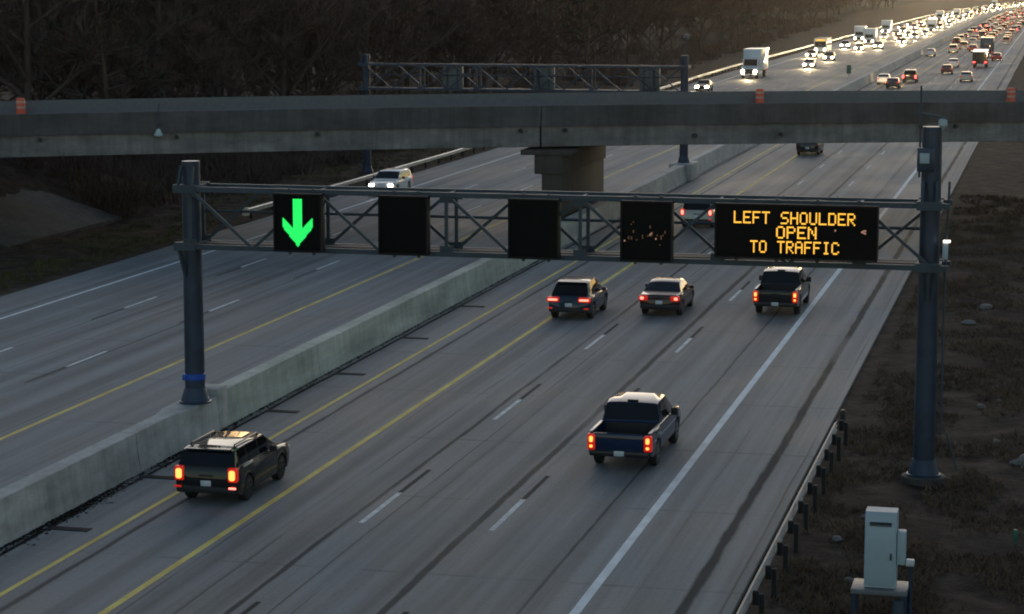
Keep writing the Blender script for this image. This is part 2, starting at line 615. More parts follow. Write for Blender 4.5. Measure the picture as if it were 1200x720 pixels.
mk = MB()
strip(mk, -10.82, -10.58, -20, 2400, 0.004)
strip(mk, -45.1, -44.92, -20, 2400, 0.004, widen)
kind(mk.build('white_edge_lines', M['white_paint'], fix=False))
mk = MB()
strip(mk, -21.62, -21.42, -20, 2400, 0.004)
strip(mk, -24.68, -24.52, -20, 2400, 0.004)
strip(mk, -33.2, -33.02, -20, 2400, 0.004)
kind(mk.build('yellow_edge_lines', M['yellow_paint'], fix=False))
mk, mb2 = MB(), MB()
P_ = 15.2
for k in range(-3, 90):
    for X, y0 in ((-18.28, 58.05), (-14.58, 58.05), (-36.9, 79.6), (-41.0, 79.6)):
        y = y0 + P_ * k
        f = (lambda q: 0.33 * widen(q)) if X == -36.9 else ((lambda q: 0.66 * widen(q)) if X == -41.0 else (lambda q: 0))
        d = bend(y) + f(y)
        mk.poly([(X - 0.08 + d, y, 0.004), (X + 0.08 + d, y, 0.004), (X + 0.08 + d, y + 3.8, 0.004), (X - 0.08 + d, y + 3.8, 0.004)])
        if X > -20 and y < 160:
            mb2.poly([(X - 0.075 + d, y + 3.8, 0.005), (X + 0.075 + d, y + 3.8, 0.005), (X + 0.07 + d, y + 7.0, 0.005), (X - 0.07 + d, y + 7.0, 0.005)])
        if X < -36 and y < 160:
            mb2.poly([(X - 0.06 + d, y - 3.6, 0.005), (X + 0.03 + d, y - 3.6, 0.005), (X + 0.06 + d, y, 0.005), (X - 0.05 + d, y, 0.005)])
kind(mk.build('white_lane_dashes', M['dash_paint'], fix=False))
kind(mb2.build('black_lane_dashes', M['black_paint'], fix=False))


# ------------------------------------------------------------------ median barrier
def barrier_run(mb, y0, y1, flare=0.0, h=1.2):
    prof = [(-0.42, 0), (-0.32, 0.6), (-0.28, h - 0.02), (-0.26, h), (0.26, h), (0.28, h - 0.02), (0.32, 0.6), (0.42, 0)]
    rows = []
    ys = ypts(y0, y1)
    for y in ys:
        rows.append([(-27.13 + bend(y) + x * (1 + flare), y, z) for x, z in prof])
    mb.grid(rows, False)
    mb.poly(rows[0])
    mb.poly(rows[-1][::-1])


bt = thing('median_barrier', 'long grey concrete median barrier running between the two carriageways', 'barrier', (0, 0, 0))
ys = [-20, 5, 20, 35, 48, 62.7]
for a, b in zip(ys, ys[1:]):
    mb = MB()
    barrier_run(mb, a + 0.015, b - 0.015)
    mb.build('barrier_segment', M['barrier'], bt)
mb = MB()
rows = []
for y, w0, w1 in ((62.72, 0.26, 0.42), (65.6, 0.26, 0.42), (66.6, 0.46, 0.56), (69.0, 0.46, 0.56)):
    rows.append([(-27.13 - w1, y, 0), (-27.13 - w0 - 0.02, y, 1.18), (-27.13 - w0, y, 1.2), (-27.13 + w0, y, 1.2), (-27.13 + w0 + 0.02, y, 1.18), (-27.13 + w1, y, 0)])
mb.grid(rows, False)
mb.poly(rows[0]); mb.poly(rows[-1][::-1])
mb.build('post_plinth', M['barrier'], bt)
mb = MB()
mb.box((-27.13, 69.5, 0.72), (0.98, 0.9, 1.42), bevel=0.03)
mb.build('end_cap', M['barrier'], bt)
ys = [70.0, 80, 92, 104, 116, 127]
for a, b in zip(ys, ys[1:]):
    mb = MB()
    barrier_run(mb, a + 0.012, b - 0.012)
    mb.build('greenish_segment', M['greenish'], bt)['label'] = 'greenish barrier segment'
ys = [127, 145, 165.5]
for a, b in zip(ys, ys[1:]):
    mb = MB()
    barrier_run(mb, a + 0.012, b - 0.012, 0.25)
    mb.build('barrier_segment', M['barrier'], bt)
mb = MB()
mb.box((-27.13, 167.3, 0.62), (1.7, 3.5, 1.22), bevel=0.03)
mb.build('post_plinth', M['barrier'], bt)
ys = [169.1, 260, 400, 700, 1000, 1500, 2300]
for a, b in zip(ys, ys[1:]):
    mb = MB()
    barrier_run(mb, a + 0.02, b - 0.02)
    mb.build('barrier_segment', M['barrier'], bt)

# drain grates in the left shoulder
for i, y in enumerate((55.5, 62.1, 72.9, 80.6, 89.5, 99.0)):
    w = MB()
    for k in range(7):
        w.box((0, -0.15 + k * 0.05, 0.012), (1.05, 0.032, 0.022))
    w.box((-0.54, 0, 0.014), (0.05, 0.38, 0.026)); w.box((0.54, 0, 0.014), (0.05, 0.38, 0.026))
    o = w.build('drain_grate', M['grate'], loc=(-25.75, y, 0.0))
    tag(o, ['black drain grate on the shoulder, nearest of the row', 'black drain grate on the shoulder close behind the black boxy SUV',
            'black drain grate on the shoulder beside the end of the mossy barrier', 'black drain grate beside the mossy barrier, fourth from the front',
            'black drain grate beside the mossy barrier, fifth from the front', 'black drain grate beside the mossy barrier, farthest of the row'][i], 'drain grate', 'drain grates along the median barrier')


# ------------------------------------------------------------------ guardrails
def wbeam(mb, p0, p1, side):
    p0, p1 = Vector(p0), Vector(p1)
    d = (p1 - p0).normalized()
    nrm = Vector((0, 0, 1)).cross(d) * side
    prof = [(0.00, 0.0), (0.0, 0.03), (0.08, 0.07), (0.08, 0.11), (0.0, 0.15), (0.0, 0.17), (0.08, 0.21), (0.08, 0.25), (0.0, 0.29), (0.0, 0.32)]
    t = 0.012
    pr = [(a, b) for a, b in prof] + [(a - t, b) for a, b in prof[::-1]]
    r0 = [p0 + nrm * a + Vector((0, 0, b)) for a, b in pr]
    r1 = [p1 + nrm * a + Vector((0, 0, b)) for a, b in pr]
    mb.grid([r0, r1], False, True)


M['dull_rail'] = mat('dull_rail', (0.30, 0.29, 0.28), 0.6, metal=0.3, var=0.3, scale=2)
gr = thing('guardrail', 'steel guardrail with dark posts beside the right shoulder', 'guardrail', (-6.6, 60, 0))
mb = MB()
for y in range(20, 72, 4):
    wbeam(mb, (0.0, y - 60, 0.42), (0.0, min(y + 4, 73.6) - 60, 0.42), 1)
mb.build('rail', M['dull_rail'], gr)
mb = MB()
mb.box((0.02, 13.75, 0.52), (0.16, 0.3, 0.5), bevel=0.05)
mb.build('end_terminal', M['trim'], gr)
y = 20.5
while y < 73.6:
    mb = MB()
    mb.box((0.12, y - 60, 0.55), (0.14, 0.13, 0.34), bevel=0.01)
    mb.box((0.27, y - 60, 0.22), (0.12, 0.14, 0.86), bevel=0.012)
    mb.build('post', M['wood_post'], gr)
    y += 2.35

gl = thing('guardrail', 'long pale guardrail along the far left edge of the oncoming lanes', 'guardrail', (-48.7, 132, 0))
mb = MB()
ptsL = [(132, -48.75), (152, -48.6), (180, -48.7), (235, -49.8), (292, -50.9), (330, -51.9), (377, -52.6), (480, -52.7), (580, -52.3), (700, -52.3), (900, -52.3), (1100, -52.3), (1400, -52.3)]
for (y0, x0), (y1, x1) in zip(ptsL, ptsL[1:]):
    wbeam(mb, (x0 + bend(y0) + 48.7, y0 - 132, 0.43), (x1 + bend(y1) + 48.7, y1 - 132, 0.43), -1)
mb.build('rail', M['galv'], gl)
mb = MB()
mb.box((-0.05, -0.25, 0.55), (0.35, 0.5, 0.5), bevel=0.06)
mb.build('end_terminal', mat('pale_terminal', (0.6, 0.58, 0.52), 0.5), gl)


def interp(pts, y):
    for (a, xa), (b, xb) in zip(pts, pts[1:]):
        if y <= b:
            return xa + (xb - xa) * (y - a) / (b - a)
    return pts[-1][1]


y, k = 133.0, 0
while k < 95:
    mb = MB()
    x = interp(ptsL, y) + bend(y) + 48.7
    mb.box((x - 0.12, y - 132, 0.35), (0.16, 0.14, 0.8))
    mb.build('post', M['wood_post'], gl)
    y += 4.0
    k += 1


# ------------------------------------------------------------------ overpass
ZT, ZG, ZB = 7.42, 6.22, 5.0


def crest(s):
    # small vertical camber: highest over the median
    X = -2 + s * BDIR.x
    return 0.2 * max(0, 1 - ((X + 27) / 34.0) ** 2) - 0.05


br = thing('overpass_bridge', 'grey concrete road overpass crossing above both carriageways', 'bridge', (0, 0, 0))
s0, s1 = -150.0, 90.0
ss = [s0 + (s1 - s0) * i / 60 for i in range(61)]


def bp(s, c, z):
    p = Vector((-2, 141, 0)) + BDIR * s + BN * c
    return (p.x, p.y, z + (crest(s) if abs(s + 28) < 70 else -0.05))


def bridge_sweep(name, prof, m, a=s0, b=s1, lab=None):
    mb = MB()
    st = [a + (b - a) * i / 60 for i in range(61)]
    rows = [[bp(s, c, z) for c, z in prof] for s in st]
    mb.grid(rows, False, True)
    mb.poly(rows[0]); mb.poly(rows[-1][::-1])
    o = mb.build(name, m, br)
    return o


SJ = (-29.2 + 2) / BDIR.x
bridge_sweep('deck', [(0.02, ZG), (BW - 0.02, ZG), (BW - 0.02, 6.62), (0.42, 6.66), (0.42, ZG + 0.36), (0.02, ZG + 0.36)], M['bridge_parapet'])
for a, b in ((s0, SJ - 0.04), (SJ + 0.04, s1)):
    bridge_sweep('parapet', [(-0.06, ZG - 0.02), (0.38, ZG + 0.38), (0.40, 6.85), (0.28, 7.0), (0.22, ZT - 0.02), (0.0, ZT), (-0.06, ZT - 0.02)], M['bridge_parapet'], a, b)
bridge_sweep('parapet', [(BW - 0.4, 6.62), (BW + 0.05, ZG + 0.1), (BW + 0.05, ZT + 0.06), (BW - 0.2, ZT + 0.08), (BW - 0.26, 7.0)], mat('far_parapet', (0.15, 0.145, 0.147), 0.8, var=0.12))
eL, eR = (-69 + 2) / BDIR.x, (18 + 2) / BDIR.x
for i in range(6):
    c = 0.12 + i * 2.42
    for a, b in ((eL, SJ - 0.06), (SJ + 0.06, eR)):
        if i == 0:
            prof = [(c, ZB), (c + 0.62, ZB), (c + 0.62, ZB + 0.22), (c + 0.42, ZB + 0.4), (c + 0.42, ZG), (c, ZG), (c, ZB + 0.34), (c - 0.06, ZB + 0.26), (c - 0.06, ZB + 0.02)]
        else:
            prof = [(c - 0.3, ZB), (c + 0.3, ZB), (c + 0.3, ZB + 0.2), (c + 0.1, ZB + 0.4), (c + 0.1, ZG), (c - 0.1, ZG), (c - 0.1, ZB + 0.4), (c - 0.3, ZB + 0.2)]
        bridge_sweep('girder', prof, M['bridge_girder'], a, b)
# drain holes and bearings seen on the fascia
for X in (-55, -48.2, -41, -30.3, -27.9, -20.8, -16, -8, -6):
    s = (X + 2) / BDIR.x
    mb = MB()
    p = Vector(bp(s, 0.0, ZB + 0.95 if X not in (-20.8, -16) else ZB + 0.55))
    mb.tube([p + BN * 0.3, p - BN * 0.14], 0.12, 12)
    mb.build('drain_pipe', M['trim'], br)
# pier in the median: a wall parallel to the road with a cap
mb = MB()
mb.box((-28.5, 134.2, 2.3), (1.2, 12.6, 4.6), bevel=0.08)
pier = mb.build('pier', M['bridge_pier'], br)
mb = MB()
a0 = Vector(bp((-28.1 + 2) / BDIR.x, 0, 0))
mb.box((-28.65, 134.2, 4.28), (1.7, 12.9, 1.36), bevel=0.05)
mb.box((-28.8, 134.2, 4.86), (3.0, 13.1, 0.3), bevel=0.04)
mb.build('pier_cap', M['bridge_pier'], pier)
# abutments and slope paving
for X0, X1, sg in ((-56.4, -68.0, -1), (4.9, 16.5, 1)):
    mb = MB()
    top, bot = [], []
    for c in (-0.8, BW + 0.8):
        def at(X, z):
            # point on the bridge frame with given X, c
            s = (X + 2 + BN.x * -c) / BDIR.x
            p = Vector((-2, 141, 0)) + BDIR * s + BN * c
            return (p.x, p.y, z)
        bot.append(at(X0, -0.05)); top.append(at(X1, 4.6))
    nr = 8
    rows = [[Vector(bot[0]).lerp(Vector(top[0]), i / nr), Vector(bot[1]).lerp(Vector(top[1]), i / nr)] for i in range(nr + 1)]
    up = Vector((0, 0, 0.22))
    mb.grid([[r[0] + up, r[1] + up] for r in rows], False)
    mb.grid([[r[0] - up * 3, r[0] + up] for r in rows], False)
    mb.grid([[r[1] + up, r[1] - up * 3] for r in rows], False)
    mb.poly([rows[0][0] - up * 3, rows[0][0] + up, rows[0][1] + up, rows[0][1] - up * 3])
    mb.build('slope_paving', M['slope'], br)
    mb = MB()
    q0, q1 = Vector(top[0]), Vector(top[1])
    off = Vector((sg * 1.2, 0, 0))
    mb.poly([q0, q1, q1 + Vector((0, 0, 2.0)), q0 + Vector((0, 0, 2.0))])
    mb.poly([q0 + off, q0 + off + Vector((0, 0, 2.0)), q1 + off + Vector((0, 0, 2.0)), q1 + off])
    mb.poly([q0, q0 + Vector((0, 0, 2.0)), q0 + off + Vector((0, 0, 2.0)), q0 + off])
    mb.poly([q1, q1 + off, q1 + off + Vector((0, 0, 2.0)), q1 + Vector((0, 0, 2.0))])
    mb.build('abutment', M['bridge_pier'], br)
# small dome lamp with its conduit on the near face
s = (-49.0 + 2) / BDIR.x
p = Vector(bp(s, -0.06, 0))
mb = MB()
mb.lathe([(0.02, 0.32), (0.1, 0.3), (0.17, 0.15), (0.26, 0.0), (0.24, -0.08), (0.02, -0.1)], 'Z', (p.x, p.y - 0.3, 6.2), 16)
mb.build('dome_lamp', mat('pale_dome', (0.42, 0.52, 0.52), 0.35), br)
mb = MB()
mb.tube([(p.x, p.y - 0.3, 6.5), (p.x, p.y - 0.32, 7.1), (p.x, p.y - 0.12, 7.9)], 0.035, 8)
mb.box((p.x, p.y - 0.12, 6.75), (0.08, 0.4, 0.08))
mb.build('lamp_bracket', M['steel'], br)

# orange drums on the deck
for X, lab in ((-61.0, 'orange traffic drum on the overpass, at its left end'), (-18.8, 'orange traffic drum on the overpass above the outbound lanes'),
               (-3.1, 'orange traffic drum on the overpass behind the tall right gantry post')):
    s = (X + 5 + 2) / BDIR.x
    p = Vector(bp(s, 0, 0)); q = p + BN * (BW - 0.95)
    d = thing('traffic_drum', lab, 'traffic drum', (q.x, q.y, 6.66 + p.z), 0, 'orange drums on the overpass')
    mb = MB()
    mb.lathe([(0.33, 0.0), (0.33, 0.06), (0.30, 0.08), (0.29, 0.34), (0.28, 0.36), (0.27, 0.66), (0.26, 0.68), (0.25, 0.98), (0.20, 1.03), (0.05, 1.05)], 'Z')
    mb.build('drum_body', M['drum'], d)
    for z in (0.42, 0.74):
        mb = MB()
        mb.lathe([(0.288, z), (0.28, z + 0.12)], 'Z')
        mb.build('reflective_band', M['drum_white'], d)
    mb = MB()
    mb.lathe([(0.40, 0), (0.40, 0.05), (0.33, 0.055)], 'Z')
    mb.build('rubber_base', M['tyre'], d)


# ------------------------------------------------------------------ gantries
def make_gantry(root, XL, XR, Yc, zt, zb, postL, postR, mw, mat_):
    """two posts and a box truss between them; local origin is the root's, given in world x/y"""
    ox, oy = root.location.x, root.location.y
    yf, yb = Yc - 0.55, Yc + 0.65

    def Lc(x, y, z):
        return (x - ox, y - oy, z)
    for y in (yf, yb):
        for z, nm in ((zt, 'top_chord'), (zb, 'bottom_chord')):
            mb = MB()
            mb.bar(Lc(XL, y, z), Lc(XR, y, z), 0.16, 0.16)
            mb.build(nm, mat_, root)
    n = int(round((XR - XL - 0.8) / 2.15))
    xs = [XL + 0.5 + (XR - XL - 1.0) * i / n for i in range(n + 1)]
    for y, ph in ((yf, 0), (yb, 1)):
        for i in range(n):
            a, b = xs[i], xs[i + 1]
            mb = MB()
            if (i + ph) % 2 == 0:
                mb.bar(Lc(a, y, zt), Lc(b, y, zb), 0.09, 0.09)
            else:
                mb.bar(Lc(a, y, zb), Lc(b, y, zt), 0.09, 0.09)
            mb.build('diagonal_brace', mat_, root)
    for i in range(0, n + 1, 2):
        for y in (yf, yb):
            mb = MB()
            mb.bar(Lc(xs[i], y, zb), Lc(xs[i], y, zt), 0.1, 0.1)
            mb.box(Lc(xs[i], y - 0.005, zt - 0.13), (0.42, 0.05, 0.24))
            mb.box(Lc(xs[i], y - 0.005, zb + 0.13), (0.42, 0.05, 0.24))
            mb.build('upright', mat_, root)
        for z in (zt, zb):
            mb = MB()
            mb.bar(Lc(xs[i], yf, z), Lc(xs[i], yb, z), 0.08, 0.08)
            if i < n:
                mb.bar(Lc(xs[i], yf, z), Lc(xs[i + 1], yb, z), 0.06, 0.06)
                mb.bar(Lc(xs[i + 1], yb, z), Lc(xs[min(i + 2, n)], yf, z), 0.06, 0.06)
            mb.build('cross_strut', mat_, root)
    mb = MB()
    mb.box(Lc((XL + XR) / 2, Yc + 0.15, zb + 0.05), (XR - XL - 1.6, 0.6, 0.05))
    mb.build('catwalk', M['grate'], root)
    mb = MB()
    mb.tube([Lc(XL + 0.4, yb + 0.12, (zt + zb) / 2 + 0.1), Lc(XR - 0.4, yb + 0.12, (zt + zb) / 2 + 0.1)], 0.045, 8)
    mb.build('conduit', mat_, root)
    for (x, z0, z1) in (postL, postR):
        mb = MB()
        mb.tube([Lc(x, Yc, z0), Lc(x, Yc, z1)], [0.33, 0.29], 20)
        pst = mb.build('post', M['steel_dark'], root)
        mb = MB()
        mb.lathe([(0.52, 0), (0.52, 0.05), (0.47, 0.07), (0.34, 0.5)], 'Z', Lc(x, Yc, z0), 20)
        mb.build('base_flange', M['steel_dark'], pst)
        for z in (zt, zb):
            mb = MB()
            mb.box(Lc(x, yf - 0.002, z), (0.74, 0.22, 0.26))
            mb.box(Lc(x, yb + 0.002, z), (0.74, 0.22, 0.26))
            mb.box(Lc(x - 0.31, Yc + 0.05, z), (0.10, 1.0, 0.2)); mb.box(Lc(x + 0.31, Yc + 0.05, z), (0.10, 1.0, 0.2))
            mb.build('saddle_bracket', mat_, pst)
        for dx in (-0.22, 0.22):
            mb = MB()
            mb.bar(Lc(x + dx, yf, zb - 0.1), Lc(x + dx * 0.5, Yc - 0.3, zb - 1.0), 0.08, 0.14)
            mb.build('knee_brace', mat_, pst)
            mb = MB()
            mb.bar(Lc(x + dx, yf, zt + 0.1), Lc(x + dx * 0.9, Yc - 0.3, zt + 0.7), 0.08, 0.12)
            mb.build('knee_brace', mat_, pst)


GY = 67.85
ga = thing('sign_gantry', 'blue grey steel truss gantry carrying the lit lane signs', 'gantry', (-15.2, GY, 0))
make_gantry(ga, -27.3, -3.0, GY, 8.2, 6.36, (-26.95, 1.2, 9.05), (-3.6, 0.0, 10.5), 12, M['steel'])
# right post equipment
def L1(x, y, z):
    return (x + 15.2, y - GY, z)
mb = MB(); mb.box(L1(-3.75, GY - 0.42, 9.55), (0.5, 0.24, 0.7), bevel=0.02); eq = mb.build('equipment_box', M['steel_dark'], ga)
mb = MB(); mb.box(L1(-3.78, GY - 0.56, 9.6), (0.28, 0.04, 0.3), bevel=0.01); mb.build('window_panel', M['cabinet'], eq)
mb = MB(); mb.tube([L1(-3.95, GY - 0.1, 9.0), L1(-3.95, GY - 0.1, 11.7)], 0.03, 8)
mb.bar(L1(-3.95, GY - 0.1, 10.9), L1(-3.2, GY - 0.1, 10.75), 0.06, 0.06)
mb.build('antenna', M['steel'], ga)
mb = MB(); mb.lathe([(0.05, 0.25), (0.12, 0.2), (0.13, 0.05), (0.02, -0.1)], 'Z', L1(-3.3, GY - 0.1, 10.5), 12); mb.build('camera_dome', M['cabinet'], ga)
mb = MB(); mb.tube([L1(-3.12, GY - 0.2, 1.3), L1(-3.12, GY - 0.2, 6.2), L1(-3.05, GY - 0.25, 8.9)], 0.035, 8); mb.build('conduit', M['steel'], ga)
mb = MB(); mb.box(L1(-3.12, GY - 0.32, 6.85), (0.16, 0.16, 0.5), bevel=0.02); lp = mb.build('lamp_housing', M['cabinet'], ga)
mb = MB(); mb.box(L1(-3.08, GY - 0.34, 7.14), (0.22, 0.2, 0.07), bevel=0.02); mb.build('lamp', M['work_lamp'], lp)
mb = MB(); mb.lathe([(0.32, 0), (0.35, 0.03), (0.35, 0.2), (0.32, 0.22)], 'Z', L1(-26.95, GY, 1.95), 20)
mb.box(L1(-27.2, GY - 0.26, 2.06), (0.14, 0.12, 0.2), bevel=0.03); mb.build('blue_band', M['blue_band'], ga)
mb = MB(); mb.lathe([(0.66, -0.3), (0.66, -0.02), (0.63, 0.0), (0.02, 0.0)], 'Z', L1(-3.6, GY, 0.0), 24); mb.build('concrete_footing', M['slope'], ga)
mb = MB(); mb.tube([L1(-2.95, GY - 0.3, 1.4), L1(-2.6, GY - 0.3, 0.25)], 0.03, 8); mb.build('guy_brace', M['steel'], ga)

gb = thing('sign_gantry', 'second dark truss gantry standing beyond the overpass over the oncoming lanes', 'gantry', (-39.5, 167.3, 0))
make_gantry(gb, -52.4, -26.9, 167.3, 8.35, 6.5, (-51.9, 0.0, 9.1), (-27.15, 1.2, 9.2), 12, M['steel_dark'])
mb = MB(); mb.tube([(12.35, 0, 9.1), (12.35, 0, 10.9)], 0.04, 8); mb.build('camera_mast', M['steel'], gb)
mb = MB(); mb.lathe([(0.06, 0.3), (0.2, 0.22), (0.22, 0.0), (0.05, -0.18)], 'Z', (12.5, -0.1, 10.5), 12); mb.build('camera_dome', M['sign_grey'], gb)
for X, lab in ((-45.3, 'dark back of a lane sign on the far gantry, leftmost'), (-38.1, 'dark back of a lane sign on the far gantry, middle one'), (-30.0, 'dark back of a lane sign on the far gantry, rightmost')):
    o = thing('lane_control_sign', lab, 'lane sign', (X, 168.5, 7.35), 0, 'lane signs on the far gantry')
    mb = MB(); mb.box((0, 0, 0), (1.55, 0.35, 1.75), bevel=0.03); mb.build('case', M['sign_grey'], o)
    mb = MB(); mb.box((-0.4, -0.2, 0), (0.08, 0.1, 1.9)); mb.box((0.4, -0.2, 0), (0.08, 0.1, 1.9)); mb.build('bracket', M['steel'], o)

# ------------------------------------------------------------------ lane signs and message board
FONT = {
 'L': ['10000', '10000', '10000', '10000', '10000', '10000', '11111'], 'E': ['11111', '10000', '10000', '11110', '10000', '10000', '11111'],
 'F': ['11111', '10000', '10000', '11110', '10000', '10000', '10000'], 'T': ['11111', '00100', '00100', '00100', '00100', '00100', '00100'],
 'S': ['01111', '10000', '10000', '01110', '00001', '00001', '11110'], 'H': ['10001', '10001', '10001', '11111', '10001', '10001', '10001'],
 'O': ['01110', '10001', '10001', '10001', '10001', '10001', '01110'], 'U': ['10001', '10001', '10001', '10001', '10001', '10001', '01110'],
 'D': ['11110', '10001', '10001', '10001', '10001', '10001', '11110'], 'R': ['11110', '10001', '10001', '11110', '10100', '10010', '10001'],
 'P': ['11110', '10001', '10001', '11110', '10000', '10000', '10000'], 'N': ['10001', '11001', '10101', '10101', '10011', '10001', '10001'],
 'A': ['01110', '10001', '10001', '11111', '10001', '10001', '10001'], 'I': ['01110', '00100', '00100', '00100', '00100', '00100', '01110'],
 'C': ['01110', '10001', '10000', '10000', '10000', '10001', '01110'], ' ': ['00000'] * 7}


def dot(mb, x, z, w, h, y):
    mb.box((x, y, z), (w, 0.012, h))


def led_text(mb, text, x0, x1, z0, z1, y):
    n = len(text)
    px = (x1 - x0) / (n * 6 - 1)
    pz = (z1 - z0) / 7
    for i, ch in enumerate(text):
        for r, row in enumerate(FONT[ch]):
            for c, b in enumerate(row):
                if b == '1':
                    dot(mb, x0 + (i * 6 + c + 0.5) * px, z1 - (r + 0.5) * pz, px * 0.92, pz * 0.86, y)


def sign_shell(root, w, h, dep=0.34):
    mb = MB()
    mb.box((0, 0.02, 0), (w, dep, h), bevel=0.02)
    mb.build('case', M['sign_case'], root)
    yf = -dep / 2 + 0.02
    mb = MB()
    t = 0.05
    for (cx, cz, sx, sz) in ((0, h / 2 - t / 2, w, t), (0, -h / 2 + t / 2, w, t), (-w / 2 + t / 2, 0, t, h - 2 * t), (w / 2 - t / 2, 0, t, h - 2 * t)):
        mb.box((cx, yf - 0.03, cz), (sx, 0.06, sz))
    mb.build('bezel', M['sign_case'], root)
    mb = MB()
    mb.box((0, yf - 0.004, 0), (w - 2 * t, 0.008, h - 2 * t))
    mb.build('display_face', M['sign_black'], root)
    nb = 2 if w < 2 else 4
    for i in range(nb):
        x = -w / 2 + w * (i + 0.5) / nb
        mb = MB()
        mb.box((x, dep / 2 + 0.055, 0), (0.08, 0.08, h + 0.25))
        mb.box((x, dep / 2 + 0.13, h / 2 + 0.04), (0.12, 0.2, 0.1)); mb.box((x, dep / 2 + 0.13, -h / 2 - 0.02), (0.12, 0.2, 0.1))
        mb.build('hanger_bracket', M['steel'], root)
    return yf - 0.014


SY = 67.02
signs = [(-23.03, 7.26, 'black lane control sign lit with a green downward arrow'),
         (-19.60, 7.265, 'unlit black lane control sign next to the green arrow sign'),
         (-15.46, 7.265, 'unlit black lane control sign hanging in front of the bridge pier'),
         (-11.97, 7.28, 'unlit lane control sign with faint stray specks beside the message board')]
for i, (X, Z, lab) in enumerate(signs):
    o = thing('lane_control_sign', lab, 'lane sign', (X, SY, Z), 0, 'lane signs on the near gantry')
    yl = sign_shell(o, 1.58, 1.84)
    if i == 0:
        mb = MB()
        p = 0.043
        def in_arrow(x, z):
            zz = z + 0.75          # height above the tip
            if abs(x) < 0.142 and 0.3 < zz < 1.49:
                return True
            return abs(x) < 0.5 and abs(x) * 1.24 < zz < 0.55 + (abs(x) - 0.142) * 1.06
        for a in range(-14, 15):
            for b in range(-20, 21):
                if in_arrow(a * p, b * p):
                    dot(mb, a * p, b * p, p * 0.9, p * 0.9, yl)
        mb.build('arrow', M['green_led'], o)
    if i == 3:
        mb = MB()
        rnd = random.Random(5)
        for k in range(18):
            dot(mb, rnd.uniform(-0.62, 0.62), -0.12 + rnd.gauss(0, 0.16), 0.035, rnd.choice((0.04, 0.09)), yl)
        mb.build('stray_pixels', M['dim_amber'], o)
        mb = MB()
        for x, z in ((0.12, -0.1), (0.16, -0.06), (0.3, -0.22), (-0.66, -0.3)):
            dot(mb, x, z, 0.045, 0.05, yl)
        mb.build('bright_pixels', M['pink_led'], o)

DX, DZ = -7.47, 7.375
o = thing('message_sign', 'wide black message board with amber lettering above the right lanes', 'message sign', (DX, SY, DZ))
yl = sign_shell(o, 4.84, 1.64)
for text, x0, x1, z0, z1 in (('LEFT SHOULDER', -9.32, -5.72, 7.60, 7.97), ('OPEN', -8.05, -6.85, 7.17, 7.54), ('TO TRAFFIC', -8.82, -6.18, 6.73, 7.10)):
    mb = MB()
    led_text(mb, text, x0 - DX, x1 - DX, z0 - DZ, z1 - DZ, yl)
    mb.build('lettering', M['amber_led'], o)
mb = MB()
for x, z in ((-5.52, 7.42), (-5.47, 7.45), (-5.47, 7.40), (-5.42, 7.38), (-5.42, 7.46), (-6.3, 7.45)):
    dot(mb, x - DX, z - DZ, 0.05, 0.05, yl)
mb.build('stray_pixels', M['pink_led'], o)

# ------------------------------------------------------------------ roadside cabinet
cb = thing('control_cabinet', 'pale blue grey roadside control cabinet standing on a raised platform', 'cabinet', (-3.67, 51.85, 0))
mb = MB()
mb.prism([(-0.33, 0.84), (0.33, 0.84), (0.33, 2.5), (0.26, 2.62), (-0.24, 2.62), (-0.33, 2.5)], -0.36, 0.36, 'X')
mb.build('case', M['cabinet'], cb)
mb = MB(); mb.box((0, -0.345, 1.62), (0.64, 0.03, 1.42), bevel=0.01); dr = mb.build('door', M['cabinet'], cb)
mb = MB(); mb.box((0.25, -0.385, 1.6), (0.04, 0.05, 0.16), bevel=0.01); mb.build('handle', M['cabinet_dark'], dr)
mb = MB()
for k in range(4):
    mb.box((0, -0.348 - 0.008 * (k % 2), 2.39 - k * 0.026), (0.5, 0.04, 0.016))
mb.build('louver', M['cabinet_dark'], cb)
mb = MB(); mb.box((0.47, -0.1, 1.78), (0.2, 0.34, 0.78), bevel=0.02); mb.build('meter_box', M['cabinet'], cb)
mb = MB(); mb.box((0, 0, 0.76), (1.3, 1.0, 0.12), bevel=0.02); mb.build('platform', M['sign_grey'], cb)
for x, y in ((-0.58, -0.42), (0.58, -0.42), (-0.58, 0.42), (0.58, 0.42)):
    mb = MB(); mb.box((x, y, 0.28), (0.1, 0.1, 0.84)); mb.build('leg', M['steel_dark'], cb)
mb = MB(); mb.tube([(0.7, -0.15, -0.1), (0.7, -0.15, 1.42)], 0.05, 10); ps = mb.build('service_post', M['steel_dark'], cb)
mb = MB(); mb.box((0.68, -0.2, 1.45), (0.2, 0.2, 0.15), bevel=0.03); mb.build('meter', M['plate'], ps)
mb = MB(); mb.tube([(0.45, -0.52, -0.1), (0.45, -0.52, 0.62)], 0.13, 12); mb.build('conduit', M['steel'], cb)


# ------------------------------------------------------------------ vehicles
def interp_prof(prof, y):
    if y <= prof[0][0]:
        return prof[0][1]
    for (a, va), (b, vb) in zip(prof, prof[1:]):
        if y <= b:
            return va if b - a < 1e-9 else va + (vb - va) * (y - a) / (b - a)
    return prof[-1][1]


def round_plate(mb, cx, y, cz, w, h, rad, dep=0.02):
    pts = []
    for qx, qz, a0 in ((1, 1, 0), (-1, 1, 90), (-1, -1, 180), (1, -1, 270)):
        for k in range(5):
            a = radians(a0 + 22.5 * k)
            pts.append((cx + qx * (w / 2 - rad) + rad * cos(a), cz + qz * (h / 2 - rad) + rad * sin(a)))
    mb.prism(pts, y - dep / 2, y + dep / 2, 'Y')


